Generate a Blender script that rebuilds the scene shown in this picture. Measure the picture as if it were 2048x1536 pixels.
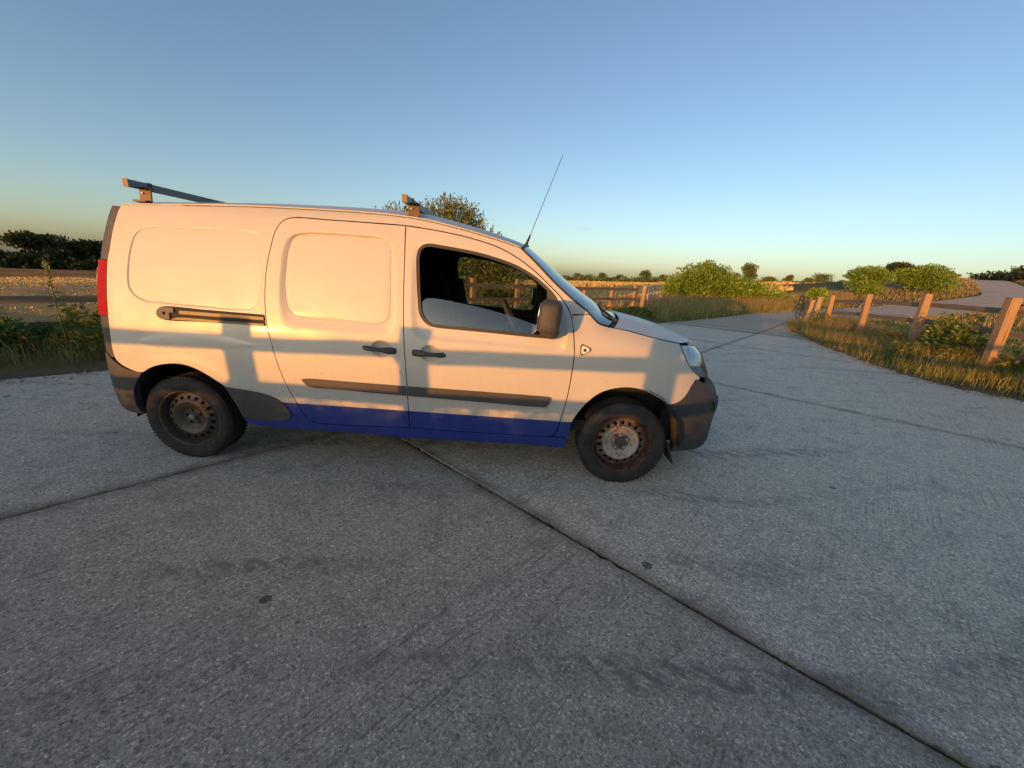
import bpy, bmesh, math, random
import numpy as np
from mathutils import Matrix, Vector
from mathutils.geometry import delaunay_2d_cdt
for o in list(bpy.data.objects): bpy.data.objects.remove(o)
sc = bpy.context.scene
COL = sc.collection
# ------------------------------------------------------------------ camera
CAM = (2.2927, -3.3597, 1.4261); YAW, PITCH, ROLL = -.0046, -.2803, .0583
def cam_axes():
    f = Vector((math.sin(YAW)*math.cos(PITCH), math.cos(YAW)*math.cos(PITCH), math.sin(PITCH)))
    r = Vector((math.cos(YAW), -math.sin(YAW), 0)); u = r.cross(f)
    c, s = math.cos(ROLL), math.sin(ROLL)
    return c*r+s*u, -s*r+c*u, f
cd = bpy.data.cameras.new('camera'); cam = bpy.data.objects.new('camera', cd); COL.objects.link(cam)
r_, u_, f_ = cam_axes()
M = Matrix((r_, u_, -f_)).transposed().to_4x4(); M.translation = CAM
cam.matrix_world = M
cd.sensor_fit = 'HORIZONTAL'; cd.sensor_width = 36; cd.lens = 769/2048*36; cd.clip_start = .05; cd.clip_end = 6000
sc.camera = cam
# ------------------------------------------------------------------ light
SUN_AZ, SUN_EL = math.radians(33), math.radians(2.7)     # azimuth measured behind the camera, towards the left
sdir = Vector((-math.sin(SUN_AZ)*math.cos(SUN_EL), -math.cos(SUN_AZ)*math.cos(SUN_EL), math.sin(SUN_EL)))
w = bpy.data.worlds.new('World'); sc.world = w; w.use_nodes = True
nt = w.node_tree; bg = nt.nodes['Background']
sky = nt.nodes.new('ShaderNodeTexSky'); sky.sky_type = 'NISHITA'; sky.sun_disc = False
sky.sun_elevation = math.radians(10.0); sky.sun_rotation = math.atan2(sdir.x, sdir.y)
sky.altitude = 100; sky.air_density = 1.0; sky.dust_density = 1.4; sky.ozone_density = 2.0
bg.inputs[1].default_value = .082
# one small wisp of evening cloud low in the east
tcw = nt.nodes.new('ShaderNodeTexCoord'); d0 = Vector((.1428, .9836, .1107)).normalized(); e1 = d0.cross(Vector((0, 0, 1))).normalized(); e2 = e1.cross(d0)
def wdot(v, s):
    a = nt.nodes.new('ShaderNodeVectorMath'); a.operation = 'DOT_PRODUCT'; nt.links.new(tcw.outputs['Generated'], a.inputs[0]); a.inputs[1].default_value = v
    b = nt.nodes.new('ShaderNodeMath'); b.operation = 'MULTIPLY'; nt.links.new(a.outputs['Value'], b.inputs[0]); b.inputs[1].default_value = s
    c = nt.nodes.new('ShaderNodeMath'); c.operation = 'POWER'; nt.links.new(b.outputs[0], c.inputs[0]); c.inputs[1].default_value = 2; return c.outputs[0]
sm = nt.nodes.new('ShaderNodeMath'); sm.operation = 'ADD'; nt.links.new(wdot(e1, 1/.022), sm.inputs[0]); nt.links.new(wdot(e2, 1/.0055), sm.inputs[1])
cn = nt.nodes.new('ShaderNodeTexNoise'); cn.inputs['Scale'].default_value = 90; cn.inputs['Detail'].default_value = 5; nt.links.new(tcw.outputs['Generated'], cn.inputs['Vector'])
ad = nt.nodes.new('ShaderNodeMath'); ad.operation = 'MULTIPLY_ADD'; nt.links.new(cn.outputs[0], ad.inputs[0]); ad.inputs[1].default_value = 2.2; nt.links.new(sm.outputs[0], ad.inputs[2])
mr_ = nt.nodes.new('ShaderNodeMapRange'); nt.links.new(ad.outputs[0], mr_.inputs[0]); mr_.inputs[1].default_value = 2.2; mr_.inputs[2].default_value = .8; mr_.inputs[3].default_value = 0; mr_.inputs[4].default_value = .22
fz = nt.nodes.new('ShaderNodeVectorMath'); fz.operation = 'DOT_PRODUCT'; nt.links.new(tcw.outputs['Generated'], fz.inputs[0]); fz.inputs[1].default_value = d0
gt = nt.nodes.new('ShaderNodeMath'); gt.operation = 'GREATER_THAN'; nt.links.new(fz.outputs['Value'], gt.inputs[0]); gt.inputs[1].default_value = .9
mu = nt.nodes.new('ShaderNodeMath'); mu.operation = 'MULTIPLY'; nt.links.new(mr_.outputs[0], mu.inputs[0]); nt.links.new(gt.outputs[0], mu.inputs[1])
mxw = nt.nodes.new('ShaderNodeMix'); mxw.data_type = 'RGBA'; nt.links.new(mu.outputs[0], mxw.inputs[0]); nt.links.new(sky.outputs[0], mxw.inputs[6]); mxw.inputs[7].default_value = (4.2, 2.9, 2.6, 1)
nt.links.new(mxw.outputs[2], bg.inputs[0])
sl = bpy.data.lights.new('sun', 'SUN'); sun = bpy.data.objects.new('sun', sl); COL.objects.link(sun)
sl.energy = 2.45; sl.angle = math.radians(.55); sl.color = (1, .37, .05)
sun.rotation_euler = sdir.to_track_quat('Z', 'Y').to_euler(); sun.location = (-30, -40, 20)
vs = sc.view_settings; vs.view_transform = 'Standard'; vs.look = 'None'; vs.exposure = 1.3; vs.gamma = 1.0
vs.use_curve_mapping = False
# ------------------------------------------------------------------ node helpers
def newmat(name):
    m = bpy.data.materials.new(name); m.use_nodes = True
    return m, m.node_tree, m.node_tree.nodes['Principled BSDF']
def nd(nt, typ, **kw):
    n = nt.nodes.new(typ)
    for k, v in kw.items():
        if k.startswith('i_'):
            key = k[2:]; n.inputs[int(key) if key.isdigit() else key].default_value = v
        else: setattr(n, k, v)
    return n
def lk(nt, a, b): nt.links.new(a, b)
def coords(nt, scale=(1, 1, 1), rot=(0, 0, 0)):
    tc = nd(nt, 'ShaderNodeTexCoord'); mp = nd(nt, 'ShaderNodeMapping')
    mp.inputs['Scale'].default_value = scale; mp.inputs['Rotation'].default_value = rot
    lk(nt, tc.outputs['Object'], mp.inputs[0]); return mp.outputs[0]
def noise(nt, vec, scale, detail=4, rough=.6, dist=0):
    n = nd(nt, 'ShaderNodeTexNoise'); n.inputs['Scale'].default_value = scale; n.inputs['Detail'].default_value = detail
    n.inputs['Roughness'].default_value = rough; n.inputs['Distortion'].default_value = dist
    if vec is not None: lk(nt, vec, n.inputs['Vector'])
    return n.outputs['Fac']
def ramp(nt, fac, stops):
    n = nd(nt, 'ShaderNodeValToRGB'); e = n.color_ramp.elements
    while len(e) < len(stops): e.new(.5)
    for i, (p, c) in enumerate(stops):
        e[i].position = p; e[i].color = (c, c, c, 1) if isinstance(c, (int, float)) else tuple(c)+(1,)
    lk(nt, fac, n.inputs[0]); return n.outputs[0]
def mix(nt, fac, a, b, mode='MIX'):
    n = nd(nt, 'ShaderNodeMix', data_type='RGBA', blend_type=mode)
    for sock, v in ((n.inputs[0], fac), (n.inputs[6], a), (n.inputs[7], b)):
        if isinstance(v, (int, float)): sock.default_value = v
        elif isinstance(v, tuple): sock.default_value = v if len(v) == 4 else v+(1,)
        else: lk(nt, v, sock)
    return n.outputs[2]
def mth(nt, op, a, b=0., c=0.):
    n = nd(nt, 'ShaderNodeMath', operation=op)
    for i, v in enumerate((a, b, c)):
        if isinstance(v, (int, float)): n.inputs[i].default_value = v
        else: lk(nt, v, n.inputs[i])
    return n.outputs[0]
def bump(nt, h, strength, dist, bs):
    n = nd(nt, 'ShaderNodeBump'); n.inputs['Strength'].default_value = strength; n.inputs['Distance'].default_value = dist
    lk(nt, h, n.inputs['Height']); lk(nt, n.outputs[0], bs.inputs['Normal'])
def simple(name, col, rough=.5, metal=0, spec=.5, nscale=0, namt=.3, bscale=0, bstr=.2, coat=0):
    m, t, b = newmat(name)
    b.inputs['Base Color'].default_value = tuple(col)+(1,); b.inputs['Roughness'].default_value = rough
    b.inputs['Metallic'].default_value = metal; b.inputs['Specular IOR Level'].default_value = spec
    b.inputs['Coat Weight'].default_value = coat
    if nscale:
        v = coords(t); f = noise(t, v, nscale, 6, .65)
        c = mix(t, f, tuple(x*(1-namt) for x in col), tuple(min(1, x*(1+namt)) for x in col)); lk(t, c, b.inputs['Base Color'])
    if bscale: bump(t, noise(t, coords(t), bscale, 5, .6), bstr, .01, b)
    return m
# ------------------------------------------------------------------ mesh helpers
def obj(name, verts, faces, mat=None, parent=None, smooth=True, normals=None):
    me = bpy.data.meshes.new(name); me.from_pydata([tuple(map(float, v)) for v in verts], [], [tuple(map(int, f)) for f in faces]); me.update()
    if mat is not None: me.materials.append(mat)
    if smooth: me.polygons.foreach_set('use_smooth', [True]*len(me.polygons))
    if normals is not None: me.normals_split_custom_set_from_vertices([tuple(map(float, n)) for n in normals])
    o = bpy.data.objects.new(name, me); COL.objects.link(o)
    if parent: o.parent = parent
    return o
def empty(name, loc=(0, 0, 0), rz=0):
    o = bpy.data.objects.new(name, None); COL.objects.link(o); o.location = loc; o.rotation_euler = (0, 0, rz); o.empty_display_size = .2
    return o
def tag(o, label=None, cat=None, group=None, kind=None):
    for k, v in (('label', label), ('category', cat), ('group', group), ('kind', kind)):
        if v: o[k] = v
    return o
class MB:
    """collects shapes for one mesh"""
    def __init__(s): s.v = []; s.f = []
    def add(s, v, f):
        n = len(s.v); s.v += [tuple(map(float, q)) for q in v]; s.f += [tuple(int(i)+n for i in q) for q in f]
    def box(s, c, d, rot=None, bev=0):
        x, y, z = (k/2 for k in d)
        if bev:
            bm = bmesh.new(); bmesh.ops.create_cube(bm, size=1)
            bmesh.ops.scale(bm, vec=d, verts=bm.verts); bmesh.ops.bevel(bm, geom=bm.edges[:], offset=bev, segments=2, affect='EDGES', profile=.6)
            bm.verts.index_update(); v = [q.co.copy() for q in bm.verts]; f = [[a.index for a in q.verts] for q in bm.faces]; bm.free()
        else:
            v = [Vector((a*x, b*y, e*z)) for a in (-1, 1) for b in (-1, 1) for e in (-1, 1)]
            f = [(0, 1, 3, 2), (4, 6, 7, 5), (0, 4, 5, 1), (2, 3, 7, 6), (0, 2, 6, 4), (1, 5, 7, 3)]
        if rot is not None: v = [rot @ q for q in v]
        s.add([q+Vector(c) for q in v], f); return s
    def tube(s, pts, rad, n=8, cap=True):
        P = [Vector(p) for p in pts]; R = rad if isinstance(rad, (list, tuple)) else [rad]*len(P)
        base = len(s.v); prev = None
        for i, p in enumerate(P):
            d = (P[min(i+1, len(P)-1)]-P[max(i-1, 0)]).normalized()
            if prev is None: prev = d.orthogonal().normalized()
            a = (prev-d*prev.dot(d)).normalized(); prev = a; b = d.cross(a)
            for k in range(n):
                t = 2*math.pi*k/n; s.v.append(tuple(p+(a*math.cos(t)+b*math.sin(t))*R[i]))
        for i in range(len(P)-1):
            for k in range(n):
                k2 = (k+1) % n; s.f.append((base+i*n+k, base+i*n+k2, base+(i+1)*n+k2, base+(i+1)*n+k))
        if cap:
            s.f.append(tuple(base+k for k in reversed(range(n)))); s.f.append(tuple(base+(len(P)-1)*n+k for k in range(n)))
        return s
    def build(s, name, mat, parent=None, smooth=False): return obj(name, s.v, s.f, mat, parent, smooth)
def auto_smooth(o, ang=40):
    me = o.data; me.polygons.foreach_set('use_smooth', [True]*len(me.polygons)); me.set_sharp_from_angle(angle=math.radians(ang)); return o
def lathe(prof, n=48, axis='y', c=(0, 0, 0)):
    v = []; f = []; m = len(prof)
    for k in range(n):
        t = 2*math.pi*k/n
        for r, h in prof: v.append((c[0]+r*math.cos(t), c[1]+h, c[2]+r*math.sin(t)))
    for k in range(n):
        for i in range(m-1):
            a = k*m+i; b = ((k+1) % n)*m+i; f.append((a, a+1, b+1, b))
    return v, f
def grid(nu, nv, fn, wrap=False):
    v = [fn(i/(nu-1), j/(nv-1)) for i in range(nu) for j in range(nv)]
    f = [(i*nv+j, (i+1)*nv+j, (i+1)*nv+j+1, i*nv+j+1) for i in range(nu-1) for j in range(nv-1)]
    return v, f
# ------------------------------------------------------------------ 2D outlines
def catmull(P, closed, step):
    P = [np.array(p, float) for p in P]; n = len(P); out = []
    segs = n if closed else n-1
    for i in range(segs):
        p0 = P[(i-1) % n] if closed or i > 0 else 2*P[0]-P[1]
        p1 = P[i]; p2 = P[(i+1) % n]; p3 = P[(i+2) % n] if closed or i+2 < n else 2*P[-1]-P[-2]
        L = np.linalg.norm(p2-p1); k = max(1, int(round(L/step)))
        def tj(t, a, b): return t+max(1e-6, np.linalg.norm(b-a))**.5
        t0 = 0; t1 = tj(t0, p0, p1); t2 = tj(t1, p1, p2); t3 = tj(t2, p2, p3)
        for j in range(k):
            t = t1+(t2-t1)*j/k
            A1 = (t1-t)/(t1-t0)*p0+(t-t0)/(t1-t0)*p1; A2 = (t2-t)/(t2-t1)*p1+(t-t1)/(t2-t1)*p2; A3 = (t3-t)/(t3-t2)*p2+(t-t2)/(t3-t2)*p3
            B1 = (t2-t)/(t2-t0)*A1+(t-t0)/(t2-t0)*A2; B2 = (t3-t)/(t3-t1)*A2+(t-t1)/(t3-t1)*A3
            out.append((t2-t)/(t2-t1)*B1+(t-t1)/(t2-t1)*B2)
    if not closed: out.append(P[-1])
    return out
def outline(P, step=.015, corner=48):
    """closed smooth outline through P with sharp corners kept"""
    n = len(P); Q = [np.array(p, float) for p in P]; cs = []
    for i in range(n):
        a = Q[i]-Q[i-1]; b = Q[(i+1) % n]-Q[i]
        d = math.degrees(math.acos(max(-1, min(1, a@b/(np.linalg.norm(a)*np.linalg.norm(b)+1e-12)))))
        if d > corner: cs.append(i)
    if not cs: R = catmull(Q, True, step)
    else:
        R = []
        for k, i in enumerate(cs):
            j = cs[(k+1) % len(cs)]; idx = [i]; q = i
            while True:
                q = (q+1) % n; idx.append(q)
                if q == j: break
            R += catmull([Q[a] for a in idx], False, step)[:-1]
    R = np.array(R)
    if area(R) < 0: R = R[::-1]
    return R
def area(R): x, y = R[:, 0], R[:, 1]; return .5*np.sum(x*np.roll(y, -1)-np.roll(x, -1)*y)
def onorm(R):
    a = R-np.roll(R, 1, 0); b = np.roll(R, -1, 0)-R
    a = a/(np.linalg.norm(a, axis=1)[:, None]+1e-9); b = b/(np.linalg.norm(b, axis=1)[:, None]+1e-9)
    t = a+b; t /= np.linalg.norm(t, axis=1)[:, None]+1e-9
    return np.stack([t[:, 1], -t[:, 0]], 1)      # outward for CCW
def offset(R, d): return R+onorm(R)*d
def inside(R, X):
    x, y = X[:, 0][:, None], X[:, 1][:, None]; x1, y1 = R[:, 0][None], R[:, 1][None]; x2, y2 = np.roll(R[:, 0], -1)[None], np.roll(R[:, 1], -1)[None]
    c = ((y1 > y) != (y2 > y)) & (x < (x2-x1)*(y-y1)/(y2-y1+1e-12)+x1)
    return (c.sum(1) % 2) == 1
def pdist(R, X, chunk=4000):
    A = R; B = np.roll(R, -1, 0)-R; bb = (B**2).sum(1)+1e-12; out = []
    for i in range(0, len(X), chunk):
        x = X[i:i+chunk]; D = x[:, None]-A[None]; t = np.clip((D*B[None]).sum(2)/bb, 0, 1)
        out.append(np.sqrt((((D-t[..., None]*B[None])**2).sum(2)).min(1)))
    return np.concatenate(out) if out else np.zeros(0)
def sdist(R, X): return np.where(inside(R, X), -1, 1)*pdist(R, X)
def tri2d(outer, holes=(), pts=None, space=.03):
    loops = [outer]+list(holes); V = []; E = []
    for L in loops:
        n0 = len(V); V += [tuple(p) for p in L]; E += [(n0+i, n0+(i+1) % len(L)) for i in range(len(L))]
    nb = len(V)
    lo = outer.min(0); hi = outer.max(0)
    gx = np.arange(lo[0]+space/2, hi[0], space); gy = np.arange(lo[1]+space/2, hi[1], space)
    G = np.stack(np.meshgrid(gx, gy), -1).reshape(-1, 2)
    if pts is not None and len(pts):
        d = np.full(len(G), 9.)
        for i in range(0, len(pts), 500): d = np.minimum(d, np.sqrt(((G[:, None]-pts[None, i:i+500])**2).sum(2)).min(1))
        G = np.concatenate([G[d > space*.5], pts])
    ok = inside(outer, G) & (pdist(outer, G) > .006)
    for h in holes: ok &= ~inside(h, G) & (pdist(h, G) > .006)
    G = G[ok]
    V += [tuple(p) for p in G]
    v2, e2, f2, *_ = delaunay_2d_cdt([Vector(p) for p in V], E, [], 0, 1e-6)
    v2 = np.array([tuple(p) for p in v2]); f2 = np.array([list(f) for f in f2 if len(f) == 3])
    c = v2[f2].mean(1); ok = inside(outer, c)
    for h in holes: ok &= ~inside(h, c)
    return v2, f2[ok]
# ------------------------------------------------------------------ van: body surface
def pch(T):
    xs = [a for a, b in T]; ys = [b for a, b in T]; n = len(xs)
    d = [(ys[i+1]-ys[i])/(xs[i+1]-xs[i]) for i in range(n-1)]
    m = [d[0]]+[0 if d[i-1]*d[i] <= 0 else 2*d[i-1]*d[i]/(d[i-1]+d[i]) for i in range(1, n-1)]+[d[-1]]
    def f1(x):
        if x <= xs[0]: return ys[0]+m[0]*(x-xs[0])
        if x >= xs[-1]: return ys[-1]+m[-1]*(x-xs[-1])
        i = 0
        while x > xs[i+1]: i += 1
        h = xs[i+1]-xs[i]; t = (x-xs[i])/h
        return (2*t**3-3*t*t+1)*ys[i]+(t**3-2*t*t+t)*h*m[i]+(-2*t**3+3*t*t)*ys[i+1]+(t**3-t*t)*h*m[i+1]
    X = np.linspace(xs[0]-.3, xs[-1]+.3, 1500); Y = np.array([f1(x) for x in X])
    return lambda x: np.interp(x, X, Y)
Wz = pch([(.15, .835), (.25, .862), (.4, .884), (.55, .900), (.7, .910), (.82, .914), (.95, .910), (1.05, .898), (1.15, .882), (1.3, .852), (1.45, .819), (1.6, .780), (1.68, .754), (1.72, .736), (1.745, .716), (1.77, .69)])
XF = pch([(.15, 3.93), (.25, 3.965), (.4, 3.965), (.55, 3.96), (.64, 3.935), (.72, 3.875), (.82, 3.815), (.92, 3.76), (1.0, 3.695), (1.08, 3.67), (1.3, 3.66), (1.8, 3.66)])
XE = pch([(.15, -.58), (.3, -.645), (.5, -.675), (.65, -.66), (.8, -.638), (1.0, -.625), (1.2, -.612), (1.4, -.572), (1.55, -.517), (1.65, -.465), (1.76, -.38)])
X0, XR, NF, NR = 2.35, -.30, 3.0, 2.7
FT = pch([(2.70, 1.22), (2.86, 1.131), (2.985, 1.111), (3.192, 1.066), (3.438, 1.018), (3.7, .97)])
def S(x, z):
    x = np.asarray(x, float); z = np.asarray(z, float); w = Wz(z)
    w = w-np.where((x > 1.4) & (z > 1.0), .035*((x-1.4)/1.2)**2*np.minimum(1, np.maximum(0, z-1.0)/.4), 0)
    qf = np.clip((x-X0)/(XF(z)-X0), 0, .9995); qr = np.clip((XR-x)/(XR-XE(z)), 0, .9995)
    w = w*(1-qf**NF)**(1/NF)*(1-qr**NR)**(1/NR)
    d = np.maximum(0, z-(FT(x)-.10)); w = w-np.where(x > 2.76, np.minimum(.06, 3.2*d*d), 0)*np.clip((x-2.76)/.15, 0, 1)
    return w
sst = lambda a, b, x: (lambda t: t*t*(3-2*t))(np.clip((x-a)/(b-a), 0, 1))
SL_REC = outline([(.782, 1.511), (.765, 1.373), (.756, 1.252), (.758, 1.162), (.767, 1.083), (.794, 1.023), (.844, 1.001), (.951, .998), (1.204, .982), (1.426, .985), (1.483, 1.007), (1.510, 1.064), (1.512, 1.235), (1.502, 1.414), (1.471, 1.55), (1.406, 1.600), (1.25, 1.607), (1.06, 1.61), (.897, 1.60), (.825, 1.575)], .012)
SL_PL = outline([(.799, 1.374), (.814, 1.500), (.842, 1.562), (.897, 1.584), (1.064, 1.590), (1.251, 1.588), (1.400, 1.580), (1.444, 1.562), (1.461, 1.525), (1.470, 1.352), (1.473, 1.172), (1.462, 1.098), (1.431, 1.071), (1.381, 1.062), (1.142, 1.071), (.890, 1.081), (.833, 1.105), (.805, 1.170), (.795, 1.266)], .012)
RQ_PL = outline([(-.211, 1.247), (-.208, 1.330), (-.192, 1.443), (-.168, 1.519), (-.127, 1.558), (-.065, 1.572), (.169, 1.578), (.402, 1.583), (.570, 1.582), (.622, 1.566), (.650, 1.520), (.652, 1.371), (.638, 1.220), (.618, 1.145), (.573, 1.112), (.486, 1.104), (.250, 1.110), (.013, 1.118), (-.110, 1.126), (-.174, 1.159), (-.204, 1.202)], .012)
WIN = outline([(1.633, 1.493), (1.644, 1.539), (1.669, 1.563), (1.705, 1.573), (1.795, 1.566), (1.900, 1.554), (2.007, 1.539), (2.113, 1.517), (2.221, 1.488), (2.302, 1.457), (2.385, 1.413), (2.452, 1.366), (2.495, 1.330), (2.535, 1.284), (2.560, 1.20), (2.556, 1.10), (2.52, 1.036), (2.355, 1.041), (2.140, 1.051), (1.926, 1.059), (1.766, 1.066), (1.722, 1.077), (1.684, 1.108), (1.661, 1.150), (1.649, 1.240), (1.638, 1.367)], .012, 60)
FD_REC = outline([(1.592, 1.50), (1.597, 1.376), (1.605, 1.113), (1.625, 1.022), (1.667, .979), (1.754, .967), (2.0, .958), (2.269, .950), (2.560, .943), (2.613, .966), (2.630, 1.055), (2.615, 1.19), (2.58, 1.275), (2.52, 1.335), (2.46, 1.39), (2.385, 1.445), (2.22, 1.525), (2.0, 1.575), (1.79, 1.60), (1.67, 1.602), (1.61, 1.57)], .014)
LEAF = outline([(-.190, .864), (-.085, .914), (.063, .940), (.239, .945), (.397, .932), (.553, .900), (.638, .873), (.507, .851), (.385, .838), (.1, .825), (-.1, .83)], .014)
ARCH_R = [(-.202, .647), (-.134, .683), (-.063, .708), (.022, .722), (.103, .718), (.179, .692), (.252, .649), (.310, .607), (.346, .575), (.392, .462), (.425, .33)]
ARCH_F = [(2.707, .467), (2.739, .537), (2.799, .627), (2.871, .691), (2.955, .724), (3.061, .736), (3.155, .721), (3.245, .684), (3.320, .642), (3.369, .614)]
BOWLS = ((1.420, .906), (1.738, .893))
def disp(X):
    x, z = X[:, 0], X[:, 1]; d = np.zeros(len(X))
    m = (x > .7) & (x < 1.56) & (z > .93) & (z < 1.65)
    if m.any():
        q = X[m]; a = sdist(SL_REC, q); b = sdist(SL_PL, q); ins = a < 0
        t = np.where(b < 0, 1, np.clip(-a/(-a+np.maximum(b, 0)+1e-6), 0, 1)); t = t*t*(3-2*t)
        v = -.013*t*ins
        v -= .0035*np.exp(-(b/.004)**2)
        d[m] += v
    m = (x > -.27) & (x < .70) & (z > 1.05) & (z < 1.63)
    if m.any():
        q = X[m]; b = sdist(RQ_PL, q); fade = .35+.65*sst(.68, .35, q[:, 0])
        d[m] += -.006*sst(.006, -.006, b)*fade-.002*np.exp(-(b/.005)**2)*fade
    m = (x > 1.56) & (x < 2.67) & (z > .90) & (z < 1.63)
    if m.any():
        q = X[m]; a = sdist(FD_REC, q); b = pdist(WIN, q)
        lo = sst(1.52, 1.35, q[:, 1])*.7+.3
        d[m] += -.013*np.where(a < 0, sst(0, .05, -a), 0)*lo
    m = (x > -.3) & (x < .7) & (z > .78) & (z < 1.0)
    if m.any():
        q = X[m]; a = sdist(LEAF, q); d[m] += .004*sst(.003, -.035, a)
    for cx, cz in BOWLS:
        rr = ((x-cx)/.064)**2+((z-cz)/.054)**2; d -= .030*np.maximum(0, 1-rr)**.7
    for cx, R in ((.06, .43), (3.061, .44)):
        rr = np.hypot(x-cx, z-.30); d += .006*np.exp(-((rr-R)/.05)**2)*(z > .35)
    return d
def G(X): return S(X[:, 0], X[:, 1])+disp(X)
def gnormal(X, e=.0015):
    gx = (G(X+[e, 0])-G(X-[e, 0]))/(2*e); gz = (G(X+[0, e])-G(X-[0, e]))/(2*e)
    n = np.stack([-gx, -np.ones(len(X)), -gz], 1); return n/np.linalg.norm(n, axis=1)[:, None]
def rows(L, offs): return np.concatenate([offset(L, o) for o in offs])
def bowlpts():
    o = []
    for cx, cz in BOWLS:
        for k in (.3, .55, .75, .9, 1.0, 1.08):
            t = np.linspace(0, 2*np.pi, 40, endpoint=False); o.append(np.stack([cx+.064*k*np.cos(t), cz+.054*k*np.sin(t)], 1))
    return np.concatenate(o)
def side_panel(name, out, mat, parent, holes=(), pts=None, gap=.0032, depth=.03, space=.035, lift=0., side=-1, relief=True):
    """a sheet that follows the side of the body, with folded-in edges"""
    R = offset(out, -gap); H = [offset(h if area(h) > 0 else h[::-1], 0) for h in holes]
    v2, f2 = tri2d(R, H, pts, space)
    g = (G(v2) if relief else S(v2[:, 0], v2[:, 1]))+lift
    nrm = gnormal(v2)
    n = len(v2); V = np.stack([v2[:, 0], -g, v2[:, 1]], 1)
    cnt = {}
    for t in f2:
        for a, b in ((t[0], t[1]), (t[1], t[2]), (t[2], t[0])): cnt[(a, b)] = cnt.get((a, b), 0)+1
    be = [(a, b) for (a, b) in cnt if (b, a) not in cnt]
    dupA = {}; VV = [tuple(v) for v in V]; NN = [tuple(v) for v in nrm]; FF = []
    for t in f2: FF.append((t[0], t[1], t[2]))
    def edge_n(a, b):
        d = v2[b]-v2[a]; d = d/(np.linalg.norm(d)+1e-9); return np.array([d[1], -d[0]])
    acc = {}
    for a, b in be:
        e = edge_n(a, b)
        for k in (a, b): acc[k] = acc.get(k, 0)+e
    for k, e in acc.items():
        e = e/(np.linalg.norm(e)+1e-9); p = V[k]; nn = (e[0], -.25, e[1])
        dupA[k] = (len(VV), len(VV)+1); VV += [tuple(p), (p[0]-.004*e[0], p[1]+depth, p[2]-.004*e[1])]; NN += [nn, nn]
    for a, b in be: FF.append((dupA[a][0], dupA[b][0], dupA[b][1], dupA[a][1])[::-1])
    VV = np.array(VV); NN = np.array(NN)
    if side > 0: VV[:, 1] *= -1; NN[:, 1] *= -1; FF = [f[::-1] for f in FF]
    return obj(name, VV, FF, mat, parent, True, NN)
# ------------------------------------------------------------------ van: materials
def paint():
    m, t, b = newmat('van_paint')
    tc = nd(t, 'ShaderNodeTexCoord'); sx = nd(t, 'ShaderNodeSeparateXYZ'); lk(t, tc.outputs['Object'], sx.inputs[0])
    X, Y, Z = sx.outputs
    line = mth(t, 'MULTIPLY_ADD', X, -.0095, .4955)
    blue = mth(t, 'GREATER_THAN', mth(t, 'SUBTRACT', line, Z), 0.)
    white = mix(t, noise(t, tc.outputs['Object'], 2.2, 5), (.42, .411, .382), (.46, .451, .42))
    # road film and rain streaks low on the doors
    st = noise(t, coords(t, (22, 22, 1.3)), 1.0, 5, .7)
    low = ramp(t, mth(t, 'MULTIPLY_ADD', Z, -1.4, 1.55), [(0, 0), (.35, .0), (1, 1)])
    dirt = mth(t, 'MULTIPLY', ramp(t, st, [(.45, 0), (.72, 1)]), mth(t, 'MULTIPLY', low, .55))
    c = mix(t, dirt, white, (.33, .29, .24))
    sp = ramp(t, noise(t, coords(t, (1, 1, 1)), 55, 2, .5), [(.70, 0), (.73, 1)])
    sp = mth(t, 'MULTIPLY', sp, ramp(t, noise(t, tc.outputs['Object'], 1.7, 3), [(.5, 0), (.62, 1)]))
    c = mix(t, mth(t, 'MULTIPLY', sp, .55), c, (.16, .12, .09))
    # scuffs beside the door edge
    bxm = mth(t, 'MULTIPLY', ramp(t, mth(t, 'ABSOLUTE', mth(t, 'SUBTRACT', X, 1.45)), [(.06, 1), (.14, 0)]), ramp(t, mth(t, 'ABSOLUTE', mth(t, 'SUBTRACT', Z, .775)), [(.025, 1), (.05, 0)]))
    scf = ramp(t, noise(t, coords(t, (38, 38, 16)), 1.0, 3, .6), [(.60, 0), (.66, 1)])
    c = mix(t, mth(t, 'MULTIPLY', mth(t, 'MULTIPLY', scf, bxm), .6), c, (.10, .09, .08))
    bl = mix(t, noise(t, coords(t, (1, 1, 1)), 9, 6, .7), (.006, .024, .185), (.014, .040, .24))
    bl = mix(t, mth(t, 'MULTIPLY', ramp(t, st, [(.5, 0), (.75, 1)]), .12), bl, (.16, .15, .13))
    c = mix(t, blue, c, bl)
    lk(t, c, b.inputs['Base Color'])
    rg = ramp(t, noise(t, tc.outputs['Object'], 6, 5), [(.3, .38), (.7, .52)]); lk(t, rg, b.inputs['Roughness'])
    b.inputs['Coat Weight'].default_value = .15; b.inputs['Coat Roughness'].default_value = .12
    bump(t, noise(t, tc.outputs['Object'], 1.6, 2), .12, .02, b)
    return m
def plastic(name, col=(.035, .037, .042), rough=.62):
    m, t, b = newmat(name); v = coords(t)
    f = noise(t, v, 14, 6, .7); g = noise(t, v, 3, 4, .6)
    c = mix(t, f, tuple(.75*x for x in col), tuple(1.35*x for x in col))
    c = mix(t, ramp(t, g, [(.45, 0), (.75, .55)]), c, (.085, .08, .075)); lk(t, c, b.inputs['Base Color'])
    b.inputs['Roughness'].default_value = rough; b.inputs['Specular IOR Level'].default_value = .4
    bump(t, noise(t, v, 420, 2), .25, .002, b); return m
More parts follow.
